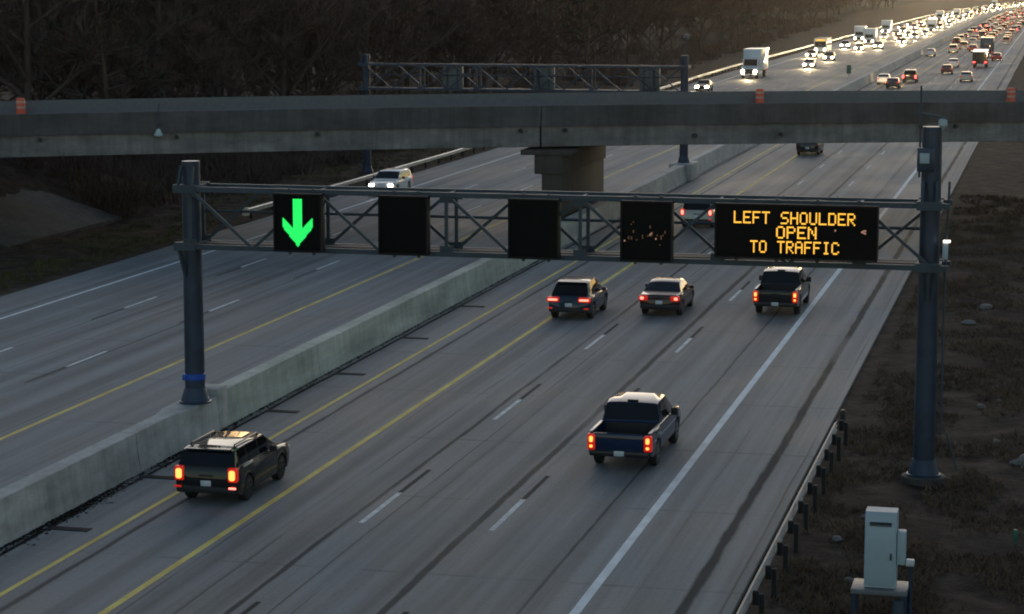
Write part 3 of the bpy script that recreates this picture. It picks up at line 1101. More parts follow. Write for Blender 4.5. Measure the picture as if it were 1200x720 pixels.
class CarShape:
    """loft along y (0 = rear bumper, L = nose)"""
    def __init__(s, L, W, belt, roof, width, roofw, wheels, wr, sill=0.32, bed=None, floor=0.78, crown=0.018):
        s.L, s.W, s.belt, s.roof, s.width, s.roofw = L, W, belt, roof, width, roofw
        s.wheels, s.wr, s.sill, s.bed, s.floor, s.crown = wheels, wr, sill, bed, floor, crown

    def section(s, y):
        w = interp_prof(s.width, y) * s.W / 2
        zb = s.sill
        if y < 0.35:
            zb += 0.10 * (1 - y / 0.35)
        if y > s.L - 0.4:
            zb += 0.05
        for wy in s.wheels:
            R = s.wr * 1.13
            if abs(y - wy) < R:
                zb = max(zb, s.wr + sqrt(R * R - (y - wy) ** 2))
        belt = interp_prof(s.belt, y)
        roof = max(belt + 0.012, interp_prof(s.roof, y))
        h = roof - belt
        k = min(1, h / 0.5)
        rw = (w - 0.09) * (1 - k) + k * min(w - 0.06, interp_prof(s.roofw, y) * s.W / 2)
        zb = min(zb, belt - 0.12)
        d = belt - zb
        P = [(0, zb + 0.03), (w - 0.16, zb), (w - 0.03, zb + 0.02), (w - 0.005, zb + 0.3 * d), (w, zb + 0.62 * d), (w - 0.015, zb + 0.86 * d), (w - 0.055, belt)]
        if s.bed and s.bed[0] <= y <= s.bed[1]:
            P += [(w - 0.12, belt), (w - 0.14, s.floor), (w - 0.2, s.floor), (w * 0.45, s.floor), (w * 0.2, s.floor), (0, s.floor)]
        else:
            a = (w - 0.075, belt + 0.006)
            e = (rw, belt + h * (0.93 if h < 0.5 else 1 - 0.035 / h))
            P += [a, ((a[0] + e[0]) / 2 + 0.012 * k, (a[1] + e[1]) / 2), e, (rw - 0.10 * (0.4 + 0.6 * k), roof), (rw * 0.5, roof + s.crown * (0.3 + 0.7 * k) * 0.75), (0, roof + s.crown * (0.3 + 0.7 * k))]
        return P

    def P(s, y, t, side):
        sec = s.section(y)
        i = min(int(t), len(sec) - 2)
        f = t - i
        a, b = sec[i], sec[i + 1]
        return Vector((side * (a[0] + (b[0] - a[0]) * f), y - s.L / 2, a[1] + (b[1] - a[1]) * f))

    def keys(s):
        ys = {0.0, s.L, 0.06, 0.35, s.L - 0.08, s.L - 0.25, s.L - 0.4}
        for p in (s.belt, s.roof, s.width, s.roofw):
            for y, _ in p:
                ys.add(round(y, 4))
        for wy in s.wheels:
            R = s.wr * 1.13
            for k in range(-6, 7):
                ys.add(round(wy + R * sin(k / 6 * pi / 2) * 0.9999, 4))
            ys.add(round(wy - R * 1.01, 4)); ys.add(round(wy + R * 1.01, 4))
        if s.bed:
            ys |= {s.bed[0] - 0.004, s.bed[0], s.bed[1], s.bed[1] + 0.004}
        return sorted(y for y in ys if 0 <= y <= s.L)

    def body(s):
        mb = MB()
        rows = []
        for y in s.keys():
            sec = s.section(y)
            yy = y - s.L / 2
            ring = [(x, yy, z) for x, z in sec] + [(-x, yy, z) for x, z in sec[-2:0:-1]]
            rows.append(ring)
        mb.grid(rows, True, True)
        mb.poly(rows[0]); mb.poly(rows[-1][::-1])
        return mb

    def patch(s, mb, y0, y1, t0, t1, side, off=0.006, ny=6, ntt=6, taper=0.0, sym=False):
        rows = []
        for i in range(ny + 1):
            y = y0 + (y1 - y0) * i / ny
            row = []
            rng = [t0 + (t1 - t0) * j / ntt for j in range(ntt + 1)]
            pts = [(t, side) for t in rng]
            if sym:
                pts = [(t, 1) for t in rng] + [(t, -1) for t in rng[::-1][1:]]
            for t, sd in pts:
                y2 = y + taper * (t - t0)
                p = s.P(y2, t, sd)
                e = 0.01
                du = s.P(y2 + e, t, sd) - s.P(y2 - e, t, sd)
                dv = s.P(y2, min(t + e, 12), sd) - s.P(y2, max(t - e, 0), sd)
                n = du.cross(dv)
                if n.length > 0:
                    n.normalize()
                    c = Vector((0, p.y, s.belt[0][1] * 0.5))
                    if n.dot(p - c) < 0:
                        n = -n
                row.append(p + n * off)
            rows.append(row)
        mb.grid(rows, True)


def spec(kindname):
    if kindname == 'boxy':       # upright SUV
        L, Wd = 4.75, 1.92
        return CarShape(L, Wd, [(0, 0.98), (0.05, 1.10), (0.4, 1.13), (3.2, 1.08), (3.35, 1.08), (4.3, 1.00), (4.65, 0.92), (L, 0.72)],
                        [(0, 0.98), (0.06, 1.10), (0.30, 1.58), (0.6, 1.63), (2.6, 1.63), (3.5, 1.10), (L, 0.7)],
                        [(0, 0.93), (0.08, 0.98), (0.3, 1), (4.3, 1), (4.6, 0.94), (L, 0.86)], [(0, 0.80), (0.3, 0.80), (2.6, 0.80), (3.4, 0.86), (L, 0.8)], (0.98, 3.78), 0.37, 0.27)
    if kindname == 'cuv':        # rounder crossover
        L, Wd = 4.65, 1.90
        return CarShape(L, Wd, [(0, 0.80), (0.08, 0.98), (0.5, 1.06), (3.2, 1.00), (3.4, 1.0), (4.2, 0.92), (4.55, 0.82), (L, 0.62)],
                        [(0, 0.80), (0.12, 0.99), (0.75, 1.60), (1.1, 1.66), (2.3, 1.68), (3.45, 1.02), (L, 0.6)],
                        [(0, 0.88), (0.1, 0.95), (0.4, 1), (4.1, 1), (4.5, 0.92), (L, 0.8)], [(0, 0.72), (0.75, 0.74), (2.3, 0.76), (3.4, 0.86), (L, 0.8)], (0.93, 3.68), 0.35, 0.3)
    if kindname == 'sedan':
        L, Wd = 4.75, 1.84
        return CarShape(L, Wd, [(0, 0.82), (0.06, 0.98), (0.75, 1.02), (3.2, 0.93), (3.4, 0.92), (4.3, 0.80), (4.65, 0.70), (L, 0.56)],
                        [(0, 0.82), (0.7, 1.025), (1.45, 1.38), (1.9, 1.45), (2.5, 1.45), (3.45, 0.95), (L, 0.55)],
                        [(0, 0.88), (0.1, 0.95), (0.5, 1), (4.1, 1), (4.5, 0.92), (L, 0.8)], [(0, 0.76), (1.45, 0.70), (2.5, 0.74), (3.4, 0.86), (L, 0.8)], (0.95, 3.75), 0.325, 0.27)
    if kindname == 'van':
        L, Wd = 5.0, 1.98
        return CarShape(L, Wd, [(0, 0.9), (0.06, 1.02), (0.4, 1.08), (3.6, 1.02), (3.9, 1.02), (4.6, 0.9), (4.9, 0.78), (L, 0.6)],
                        [(0, 0.9), (0.06, 1.03), (0.42, 1.68), (0.75, 1.76), (2.9, 1.76), (4.0, 1.06), (L, 0.6)],
                        [(0, 0.92), (0.08, 0.97), (0.4, 1), (4.4, 1), (4.8, 0.92), (L, 0.8)], [(0, 0.78), (0.4, 0.80), (2.9, 0.80), (3.9, 0.86), (L, 0.8)], (1.0, 4.0), 0.34, 0.28)
    if kindname == 'pickup':
        L, Wd = 5.75, 2.0
        c = 1.86
        return CarShape(L, Wd, [(0, 1.12), (0.05, 1.16), (c, 1.18), (4.3, 1.16), (4.45, 1.16), (5.4, 1.08), (5.65, 0.98), (L, 0.78)],
                        [(0, 1.0), (c, 1.18), (c + 0.02, 1.2), (c + 0.26, 1.76), (c + 0.5, 1.81), (3.5, 1.81), (4.45, 1.18), (L, 0.8)],
                        [(0, 0.95), (0.06, 0.98), (0.3, 1), (5.2, 1), (5.6, 0.96), (L, 0.88)], [(0, 0.8), (c, 0.80), (3.5, 0.78), (4.4, 0.86), (L, 0.8)], (1.22, 4.78), 0.40, 0.42, bed=(0.07, c - 0.01), floor=0.80)


KIND = {
    # rear window (y0, y1), windscreen, side window spans, tail lamp (x from side, z, w, h), seat of plate
    'boxy': dict(rw=(0.085, 0.275), ws=(2.70, 3.42), sw=[(0.42, 1.02), (1.10, 1.98), (2.06, 2.78)], tl=(0.13, 0.92, 0.2, 0.34), plate=0.66, floor=0.4),
    'cuv': dict(rw=(0.20, 0.70), ws=(2.42, 3.36), sw=[(0.95, 1.35), (1.42, 2.12), (2.2, 2.75)], tl=(0.22, 0.93, 0.46, 0.14), plate=0.70, floor=0.3),
    'sedan': dict(rw=(0.80, 1.42), ws=(2.58, 3.38), sw=[(1.55, 2.05), (2.12, 2.8)], tl=(0.18, 0.84, 0.32, 0.15), plate=0.66, floor=0.3),
    'van': dict(rw=(0.10, 0.40), ws=(3.0, 3.92), sw=[(0.55, 1.4), (1.5, 2.4), (2.5, 3.2)], tl=(0.12, 0.98, 0.18, 0.34), plate=0.72, floor=0.3),
    'pickup': dict(rw=(1.90, 2.11), ws=(3.6, 4.38), sw=[(2.25, 2.85), (2.95, 3.65)], tl=(0.10, 0.90, 0.16, 0.42), plate=0.58, floor=0.5),
}


def wheel_mesh(r, w, lo=False):
    n = 12 if lo else 24
    mb = MB()
    mb.lathe([(r * 0.62, -w / 2), (r * 0.93, -w / 2), (r, -w * 0.36), (r, w * 0.36), (r * 0.93, w / 2), (r * 0.62, w / 2)], 'X', (0, 0, 0), n)
    return mb


def build_car(kn, paint_mat, root, detail=True, lamp='orange', rails=False, lit_plate=True, rim='rim'):
    s = spec(kn)
    k = KIND[kn]
    L, Wd = s.L, s.W
    s.body().build('body', paint_mat, root, sharp=32)
    mb = MB()
    s.patch(mb, k['rw'][0], k['rw'][1], 9.25 if kn != 'pickup' else 9.1, 12, 1, 0.008, 5, 4, 0, True)
    mb.build('rear_window', M['glass'], root, sharp=60)
    mb = MB()
    s.patch(mb, k['ws'][0], k['ws'][1], 9.3, 12, 1, 0.008, 6, 4, 0, True)
    mb.build('windscreen', M['glass'], root, sharp=60)
    for a, b in k['sw']:
        for sd in (1, -1):
            mb = MB()
            lean = 0.05 if a > 0.5 else 0.10
            s.patch(mb, a, b, 7.12, 8.86, sd, 0.006, 3, 4, 0)
            mb.build('side_window', M['glass'], root, sharp=60)
    # lamps
    dx, tz, tw, th = k['tl']
    for sd in (1, -1):
        x = sd * (Wd / 2 - dx - 0.03)
        mb = MB()
        mb.box((x, -L / 2 + 0.06, tz), (tw + 0.09, 0.20, th + 0.08), bevel=0.05)
        t = mb.build('tail_light', M['lens_red'], root)
        if detail:
            mb = MB()
            if kn == 'pickup':
                round_plate(mb, x, -L / 2 - 0.045, tz + 0.09, tw - 0.05, th * 0.42, 0.04)
                mb.build('lit_lamp', M['lamp_orange'], t)
                mb = MB()
                round_plate(mb, x, -L / 2 - 0.045, tz - 0.13, tw - 0.06, th * 0.2, 0.035)
            elif kn == 'sedan':
                round_plate(mb, x + sd * 0.05, -L / 2 - 0.045, tz, tw * 0.5, th * 0.85, 0.05)
            else:
                round_plate(mb, x, -L / 2 - 0.045, tz, tw - 0.02, th - 0.05, min(0.07, th * 0.42))
            mb.build('lit_lamp', M['lamp_orange'] if lamp == 'orange' else M['lamp_pink'], t)
    hz = s.section(L - 0.3)[6][1] - 0.18
    for sd in (1, -1):
        mb = MB()
        mb.box((sd * (Wd / 2 - 0.28), L / 2 - 0.14, hz), (0.36, 0.3, 0.16), bevel=0.03)
        mb.build('headlight', M['plate'], root)
    # bumper, plate, trim
    mb = MB()
    mb.box((0, -L / 2 + 0.05, 0.48 if kn != 'pickup' else 0.56), (Wd - 0.16, 0.24, 0.2 if kn != 'pickup' else 0.18), bevel=0.04)
    mb.build('bumper', M['trim'] if kn != 'pickup' else M['rim_dark'], root)
    mb = MB()
    mb.box((0, L / 2 - 0.03, 0.48), (Wd - 0.3, 0.2, 0.22), bevel=0.05)
    mb.build('bumper', M['trim'], root)
    pz = k['plate']
    mb = MB()
    mb.box((0, -L / 2 - (0.015 if kn not in ('pickup',) else 0.08), pz), (0.31, 0.015, 0.16), bevel=0.004)
    mb.build('number_plate', M['plate'], root)
    if detail:
        mb = MB()
        z0 = 0.88 if kn != 'pickup' else 1.03
        mb.box((0, -L / 2 - 0.012, z0 if kn != 'sedan' else 0.86), (0.42 if kn != 'pickup' else 0.3, 0.03, 0.05), bevel=0.01)
        mb.build('tailgate_handle', M['trim'] if kn != 'pickup' else M['rim_dark'], root)
    if kn == 'pickup' and detail:
        mb = MB()
        mb.box((0, -L / 2 - 0.004, 0.93), (Wd - 0.5, 0.02, 0.42), bevel=0.008)
        mb.build('tailgate', paint_mat, root)
        mb = MB()
        mb.box((0, -L / 2 + 0.965, 0.815), (Wd - 0.42, 1.74, 0.02))
        mb.box((0, -L / 2 + 1.83, 1.0), (Wd - 0.42, 0.03, 0.34))
        mb.build('bed_liner', M['trim'], root)
        for sd in (1, -1):
            mb = MB()
            mb.box((sd * (Wd / 2 - 0.09), -L / 2 + 0.98, 1.195), (0.10, 1.75, 0.03), bevel=0.01)
            mb.build('bed_rail', M['rim'] if lamp == 'orange' else M['trim'], root)
        mb = MB()
        mb.box((0, -L / 2 + 2.2, 1.82), (0.34, 0.1, 0.04), bevel=0.01)
        mb.build('roof_lamp', M['trim'], root)
    for sd in (1, -1):
        if detail:
            ym = k['sw'][-1][1] - 0.02
            p = s.P(ym, 7.0, sd)
            mb = MB()
            mb.box((p.x + sd * 0.16, p.y, p.z + 0.08), (0.22, 0.12, 0.17 if kn != 'pickup' else 0.24), bevel=0.035)
            mb.box((p.x + sd * 0.04, p.y, p.z + 0.04), (0.14, 0.05, 0.05))
            mb.build('side_mirror', M['trim'] if kn in ('boxy', 'pickup') else paint_mat, root)
        if rails:
            mb = MB()
            x = sd * (Wd * 0.40 - 0.12)
            mb.tube([(x, -L / 2 + 0.55, 1.61), (x, -L / 2 + 0.62, 1.68), (x, -L / 2 + 2.4, 1.68), (x, -L / 2 + 2.55, 1.61)], 0.025, 8)
            mb.build('roof_rail', M['rim_dark'], root)
        if detail and kn in ('boxy', 'cuv', 'van'):
            mb = MB()
            mb.box((sd * (Wd / 2 - 0.14), -L / 2 - 0.08, 0.56), (0.22, 0.02, 0.06), bevel=0.008)
            mb.build('reflector', M['lamp_pink'] if (kn == 'boxy' and sd > 0) else M['lens_red'], root)
    if detail and kn in ('boxy', 'cuv'):
        mb = MB()
        y0 = 0.30 if kn == 'boxy' else 0.78
        zr = interp_prof(s.roof, y0) + 0.02
        mb.box((0, -L / 2 + y0 - 0.04, zr), (1.3, 0.26, 0.04), bevel=0.015)
        mb.build('roof_spoiler', paint_mat, root)
    wm = wheel_mesh(s.wr, 0.25, not detail)
    rm = None
    for wy in s.wheels:
        for sd in (1, -1):
            if rm is None:
                wobj = wm.build('wheel', M['tyre'], root, sharp=50)
                if detail:
                    rb = MB()
                    rb.lathe([(0.02, 0.115), (s.wr * 0.16, 0.12), (s.wr * 0.17, 0.10), (s.wr * 0.60, 0.085), (s.wr * 0.64, 0.128), (s.wr * 0.60, 0.134), (s.wr * 0.58, 0.05), (0.03, 0.04)], 'X', (0, 0, 0), 20)
                    for q in range(5):
                        a = 2 * pi * q / 5
                        rot = Matrix.Rotation(a, 3, 'X')
                        rb.box(rot @ Vector((0.115, 0, s.wr * 0.37)), (0.03, 0.07, s.wr * 0.45), rot)
                    rim_o = rb.build('rim', M[rim], wobj, sharp=40)
                rm = wobj
                first = wobj
            else:
                wobj = first.copy()
                COL.objects.link(wobj)
                wobj.parent = root
                for ch in first.children:
                    c2 = ch.copy(); COL.objects.link(c2); c2.parent = wobj
            wobj.location = (sd * (Wd / 2 - 0.15), wy - L / 2, s.wr)
            wobj.rotation_euler = (0, 0, 0 if sd > 0 else pi)
    return s


def car(name, label, cat, kn, paint_mat, X, Yrear, oncoming=False, group=None, **kw):
    s = spec(kn)
    r = thing(name, label, cat, (X + bend(Yrear), Yrear + s.L / 2, 0.0), pi if oncoming else 0, group)
    build_car(kn, paint_mat, r, **kw)
    return r


BLACK = paint('black', (0.010, 0.010, 0.012), 0.0)
NAVY = paint('navy', (0.006, 0.019, 0.058), 0.0)
SLATE = paint('dark_blue', (0.018, 0.035, 0.06), 0.0)
MAROON = paint('maroon', (0.05, 0.012, 0.012), 0.0)
CHAR = paint('charcoal', (0.018, 0.018, 0.02), 0.0)
SILVER = paint('silver', (0.40, 0.42, 0.39), 0.2)
WHITE = paint('white', (0.78, 0.78, 0.78), 0.0)
GREY = paint('grey', (0.16, 0.16, 0.17), 0.3)
RED = paint('red', (0.28, 0.02, 0.02), 0.2)
BLUE = paint('blue', (0.02, 0.06, 0.16), 0.3)

car('suv', 'black boxy SUV with roof rails and orange tail lights next to the barrier', 'suv', 'boxy', BLACK, -23.15, 58.95, rails=True, rim='rim_dark')
car('pickup_truck', 'dark blue pickup truck with an open bed in the middle of the right lane', 'pickup truck', 'pickup', NAVY, -12.6, 66.1, rim='rim')
car('suv', 'dark blue crossover with wide red tail lights on the yellow line', 'suv', 'cuv', SLATE, -20.56, 95.75, lamp='pink')
car('sedan', 'dark maroon sedan with a pale roof between the crossover and the black pickup', 'car', 'sedan', MAROON, -16.9, 97.75, lamp='pink')
car('pickup_truck', 'black pickup truck with tall tail lights just under the message board', 'pickup truck', 'pickup', CHAR, -11.92, 99.05, lamp='pink2' and 'orange', rim='rim_dark')
car('minivan', 'silver minivan half hidden behind the gantry left of the message board', 'van', 'van', SILVER, -20.9, 133.7, lamp='pink')
w = car('suv', 'black SUV driving away under the overpass', 'suv', 'boxy', BLACK, -20.6, 192.0, detail=False)
for ch in w.children:
    if ch.name.startswith('tail_light'):
        ch.data.materials[0] = MAROON


# oncoming white SUV close behind the gantry
def headlamps(root, kn, m, big=1.0):
    s = spec(kn)
    for ch in root.children:
        if ch.name.split('.')[0] == 'headlight':
            ch.data = ch.data.copy()
            ch.data.materials[0] = m


w = car('suv', 'white oncoming SUV with lit headlights, alone on the left carriageway', 'suv', 'boxy', WHITE, -45.1, 148.5, True, rails=False, rim='rim')
headlamps(w, 'boxy', M['head_cool'])


# ------------------------------------------------------------------ far traffic: light models, copied
def small_car(kn, name):
    s = spec(kn)
    k = KIND[kn]
    L, Wd = s.L, s.W
    r = bpy.data.objects.new(name, None)
    COL.objects.link(r)
    s.body().build('body', GREY, r, sharp=32)
    mb = MB()
    s.patch(mb, k['rw'][0], k['rw'][1], 9.25, 12, 1, 0.01, 3, 3, 0, True)
    s.patch(mb, k['ws'][0], k['ws'][1], 9.3, 12, 1, 0.01, 3, 3, 0, True)
    for a, b in k['sw']:
        for sd in (1, -1):
            s.patch(mb, a, b, 7.12, 8.86, sd, 0.008, 2, 3, 0)
    mb.build('windows', M['glass'], r, sharp=60)
    dx, tz, tw, th = k['tl']
    hz = s.section(L - 0.3)[6][1] - 0.16
    for sd in (1, -1):
        mb = MB(); mb.box((sd * (Wd / 2 - dx - 0.03), -L / 2 + 0.03, tz), (tw + 0.06, 0.14, th), bevel=0.02)
        mb.build('tail_light', M['tail_far'], r)
        mb = MB(); mb.box((sd * (Wd / 2 - 0.26), L / 2 - 0.10, hz), (0.46, 0.26, 0.28), bevel=0.03)
        mb.build('headlight', M['head'], r)
    for wy in s.wheels:
        for sd in (1, -1):
            o = wheel_mesh(s.wr, 0.24, True).build('wheel', M['tyre'], r, sharp=50)
            o.location = (sd * (Wd / 2 - 0.14), wy - L / 2, s.wr)
    return r


def small_truck():
    """cab-over-bonnet box truck, nose towards +y"""
    r = bpy.data.objects.new('box_truck', None)
    COL.objects.link(r)
    mb = MB()
    mb.prism([(1.9, 0.5), (4.1, 0.5), (4.15, 1.25), (3.95, 1.45), (3.1, 1.6), (2.75, 2.55), (1.9, 2.6)], -1.1, 1.1, 'X')
    mb.build('cab', WHITE, r, sharp=30)
    mb = MB()
    mb.poly([(-0.95, 3.122, 1.66), (0.95, 3.122, 1.66), (0.9, 2.80, 2.46), (-0.9, 2.80, 2.46)])
    for sd in (1, -1):
        mb.poly([(sd * 1.105, 2.15, 1.6), (sd * 1.105, 2.98, 1.62), (sd * 1.105, 2.72, 2.4), (sd * 1.105, 2.15, 2.4)])
    mb.build('windows', M['glass'], r)
    mb = MB(); mb.box((0, -1.2, 2.35), (2.5, 6.0, 2.75), bevel=0.04); mb.build('cargo_box', WHITE, r)
    mb = MB(); mb.box((0, -0.6, 0.75), (1.0, 7.2, 0.3)); mb.build('chassis', M['trim'], r)
    mb = MB(); mb.box((0, 4.16, 0.95), (1.2, 0.06, 0.6), bevel=0.02); mb.build('grille', M['trim'], r)
    for sd in (1, -1):
        mb = MB(); mb.box((sd * 0.86, 4.15, 0.95), (0.36, 0.14, 0.3), bevel=0.04); mb.build('headlight', M['head'], r)
        mb = MB(); mb.box((sd * 1.0, -4.18, 0.95), (0.26, 0.1, 0.3), bevel=0.02); mb.build('tail_light', M['tail_far'], r)
        for y in (3.2, -2.6):
            o = wheel_mesh(0.48, 0.34, True).build('wheel', M['tyre'], r, sharp=50)
            o.location = (sd * 0.95, y, 0.48)
    return r


def bus():
    r = bpy.data.objects.new('bus', None)
    COL.objects.link(r)
    mb = MB()
    mb.prism([(-5, 0.45), (4.9, 0.45), (5.0, 1.2), (4.9, 2.9), (4.7, 3.1), (-4.9, 3.1), (-5, 2.9)], -1.25, 1.25, 'X')
    mb.build('body', WHITE, r, sharp=30)
    mb = MB(); mb.poly([(-1.1, 5.0, 1.35), (1.1, 5.0, 1.35), (1.1, 4.93, 2.45), (-1.1, 4.93, 2.45)])
    for i in range(7):
        for sd in (1, -1):
            y = -4.4 + i * 1.3
            mb.poly([(sd * 1.256, y, 1.6), (sd * 1.256, y + 1.1, 1.6), (sd * 1.256, y + 1.1, 2.5), (sd * 1.256, y, 2.5)])
    mb.build('windows', M['glass'], r)
    mb = MB(); mb.box((0, 4.95, 2.72), (1.9, 0.1, 0.28), bevel=0.02); mb.build('marker_panel', M['amber_marker'], r)
    for sd in (1, -1):
        mb = MB(); mb.box((sd * 0.9, 5.0, 0.85), (0.32, 0.12, 0.26), bevel=0.04); mb.build('headlight', M['head'], r)
        for y in (3.4, -3.0):
            o = wheel_mesh(0.48, 0.3, True).build('wheel', M['tyre'], r, sharp=50)
            o.location = (sd * 1.1, y, 0.48)
    return r


def flatbed():
    """dark tipper seen from behind"""
    r = bpy.data.objects.new('truck', None)
    COL.objects.link(r)
    mb = MB(); mb.prism([(1.9, 0.6), (4.1, 0.6), (4.1, 1.5), (3.1, 1.7), (2.8, 2.7), (1.9, 2.75)], -1.15, 1.15, 'X'); mb.build('cab', CHAR, r, sharp=30)
    mb = MB()
    mb.prism([(-4.3, 1.1), (1.7, 1.1), (1.7, 3.0), (-4.3, 2.7)], -1.25, 1.25, 'X')
    mb.build('tipper_body', CHAR, r, sharp=30)
    mb = MB(); mb.box((0, -0.6, 0.85), (1.0, 7.4, 0.3)); mb.build('chassis', M['trim'], r)
    for i in range(5):
        mb = MB(); mb.box((-1.0 + i * 0.5, -4.34, 1.9), (0.08, 0.08, 1.5)); mb.build('tailgate_rib', M['trim'], r)
    for sd in (1, -1):
        mb = MB(); mb.box((sd * 0.95, -4.2, 0.98), (0.34, 0.1, 0.2), bevel=0.02); mb.build('tail_light', M['tail_far'], r)
        for y in (3.0, -2.2, -3.3):
            o = wheel_mesh(0.5, 0.36, True).build('wheel', M['tyre'], r, sharp=50)
            o.location = (sd * 0.95, y, 0.5)
    return r


PROTO = {k: small_car(k, n) for k, n in (('sedan', 'sedan'), ('cuv', 'suv'), ('boxy', 'suv'), ('van', 'minivan'), ('pickup', 'pickup_truck'))}
PROTO['truck'] = small_truck()
PROTO['bus'] = bus()
PROTO['tipper'] = flatbed()
USED = set()
CAT = {'sedan': 'car', 'cuv': 'suv', 'boxy': 'suv', 'van': 'van', 'pickup': 'pickup truck', 'truck': 'truck', 'bus': 'bus', 'tipper': 'truck'}
spot = bpy.data.lights.new('headlight_beam', 'SPOT')
spot.energy = 900
spot.color = (1.0, 0.74, 0.40)
spot.spot_size = radians(75)
spot.spot_blend = 0.8
spot.shadow_soft_size = 0.25
HEADLIT = [0]


def place(kn, X, Y, paint_mat, label, group, oncoming, beam=False, lite=False):
    """Y is the end of the vehicle nearest the camera"""
    src = PROTO[kn]
    half = {'truck': 4.2, 'bus': 5.0, 'tipper': 4.3}.get(kn) or spec(kn).L / 2
    r = src if kn not in USED else src.copy()
    first = kn not in USED
    pend = []
    if not first:
        COL.objects.link(r)
    for ch in list(src.children):
        nm = ch.name.split('.')[0]
        pend.append((ch, nm))
    USED.add(kn)
    y = Y + half
    r.location = (X + bend(y), y, 0.0)
    ang = math.atan2(bend(y + 5) - bend(y - 5), 10)
    r.rotation_euler = (0, 0, -ang + (pi if oncoming else 0))
    r.scale = (1, 1, 1)
    tag(r, label, CAT[kn], group)
    if first:
        kids = [c for c, _ in pend]
    else:
        kids = []
        for ch, nm in pend:
            if lite and nm == 'wheel':
                continue
            if lite and ((oncoming and nm == 'tail_light') or (not oncoming and nm == 'headlight')):
                continue
            c = ch.copy()
            COL.objects.link(c)
            c.parent = r
            kids.append(c)
    lampm = M[('head_far', 'head_dim', 'head_dim', 'head_white')[int(abs(X * 13 + Y * 7)) % 4]]
    for c in kids:
        nm = c.name.split('.')[0]
        if nm in ('body', 'cab', 'cargo_box', 'tipper_body') and paint_mat:
            c.material_slots[0].link = 'OBJECT'
            c.material_slots[0].material = paint_mat
        if nm == 'headlight' and not oncoming:
            c.material_slots[0].link = 'OBJECT'
            c.material_slots[0].material = M['plate']
        if nm == 'headlight' and oncoming and lite:
            c.material_slots[0].link = 'OBJECT'
            c.material_slots[0].material = lampm
        if nm == 'tail_light' and oncoming:
            c.material_slots[0].link = 'OBJECT'
            c.material_slots[0].material = M['lens_red']
    if beam:
        b = bpy.data.objects.new('headlight_beam', spot)
        COL.objects.link(b)
        b.parent = r
        b.location = (0, half + 0.25, 0.85)
        b.rotation_euler = (radians(84), 0, 0)
    return r


GI, GO = 'oncoming traffic beyond the overpass', 'traffic driving away beyond the overpass'
place('sedan', -46.4, 300.2, CHAR, 'dark oncoming sedan, nearest beyond the overpass beside the guardrail', GI, True, True)
bt1 = place('truck', -45.3, 341.0, WHITE, 'white oncoming box truck with a tall pale cargo box', GI, True, True)
bt1.scale = (1.08, 1.5, 1.18)
place('sedan', -41.2, 383, SILVER, 'silver oncoming sedan directly behind and right of the box truck', GI, True, True)
place('cuv', -41.1, 416, GREY, 'grey oncoming SUV just below the bus with the amber front', GI, True, True)
place('bus', -47.0, 459, WHITE, 'white oncoming bus with a glowing amber front panel', GI, True, True)
place('sedan', -46.3, 434, CHAR, 'dark oncoming car in front of the amber fronted bus', GI, True, True)
for kn, X, Y, p in (('cuv', -45.4, 494, WHITE), ('sedan', -41.0, 478, GREY), ('boxy', -37.9, 489, SILVER), ('truck', -42.4, 520, WHITE), ('sedan', -35.6, 529, BLACK), ('truck', -46.8, 545, WHITE)):
    place(kn, X, Y, p, 'oncoming vehicle at the front of the glowing headlight stream', GI, True, True)
place('sedan', -24.4, 325.6, WHITE, 'white sedan driving away in the shoulder lane just above the overpass', GO, False)
place('sedan', -22.2, 313.0, CHAR, 'dark car driving away with only its roof above the overpass', GO, False)
place('pickup', -21.1, 331.5, BLACK, 'black pickup driving away beside the white sedan', GO, False)
place('sedan', -17.4, 363.5, MAROON, 'dark red sedan driving away, nearer of the close pair', GO, False)
place('sedan', -17.7, 392, WHITE, 'pale sedan driving away, farther of the close pair', GO, False)
place('sedan', -24.6, 448, WHITE, 'white sedan driving away beside the median, past the close pair', GO, False)
place('cuv', -21.3, 470, SILVER, 'silver SUV driving away left of a row of slow cars', GO, False)
place('cuv', -20.2, 494, GREY, 'grey SUV driving away in the row of slow cars', GO, False)
place('sedan', -17.6, 477, RED, 'red sedan driving away in the row beside the tipper truck', GO, False)
place('sedan', -13.3, 336.6, SILVER, 'silver sedan driving away alone near the right edge line', GO, False)
place('tipper', -13.2, 391, CHAR, 'dark tipper truck driving away in the right lane', GO, False)
place('sedan', -11.4, 425, RED, 'small red car driving away just past the tipper truck', GO, False)
place('truck', -13.8, 445, NAVY, 'blue truck driving away ahead of the tipper truck', GO, False)

rnd = random.Random(3)
cols = [WHITE, SILVER, GREY, CHAR, BLACK, BLUE, RED, WHITE, SILVER]
nb = 0
for lane in (-35.2, -38.9, -42.6, -46.6):
    y = 560 + rnd.uniform(0, 18)
    while y < 1420:
        kn = rnd.choice(('sedan', 'cuv', 'cuv', 'boxy', 'van', 'pickup', 'sedan', 'truck' if rnd.random() < 0.5 else 'sedan'))
        place(kn, lane + rnd.uniform(-0.35, 0.35), y, rnd.choice(cols) if kn != 'truck' else WHITE,
              'distant oncoming vehicle in the glowing stream of headlights at the top right', GI, True, beam=(y < 1000), lite=True)
        y += rnd.uniform(25, 55) * (1 if y < 900 else 1.2) + (8 if kn == 'truck' else 0)
for lane in (-23.2, -19.9, -16.4, -12.7):
    y = 520 + rnd.uniform(0, 25)
    while y < 1350:
        kn = rnd.choice(('sedan', 'cuv', 'cuv', 'boxy', 'van', 'pickup', 'sedan'))
        place(kn, lane + rnd.uniform(-0.35, 0.35), y, rnd.choice((GREY, CHAR, BLACK, BLUE, RED, SILVER, MAROON, CHAR)),
              'distant vehicle with red tail lights in the queue at the top right', GO, False, lite=True)
        y += rnd.uniform(18, 38)

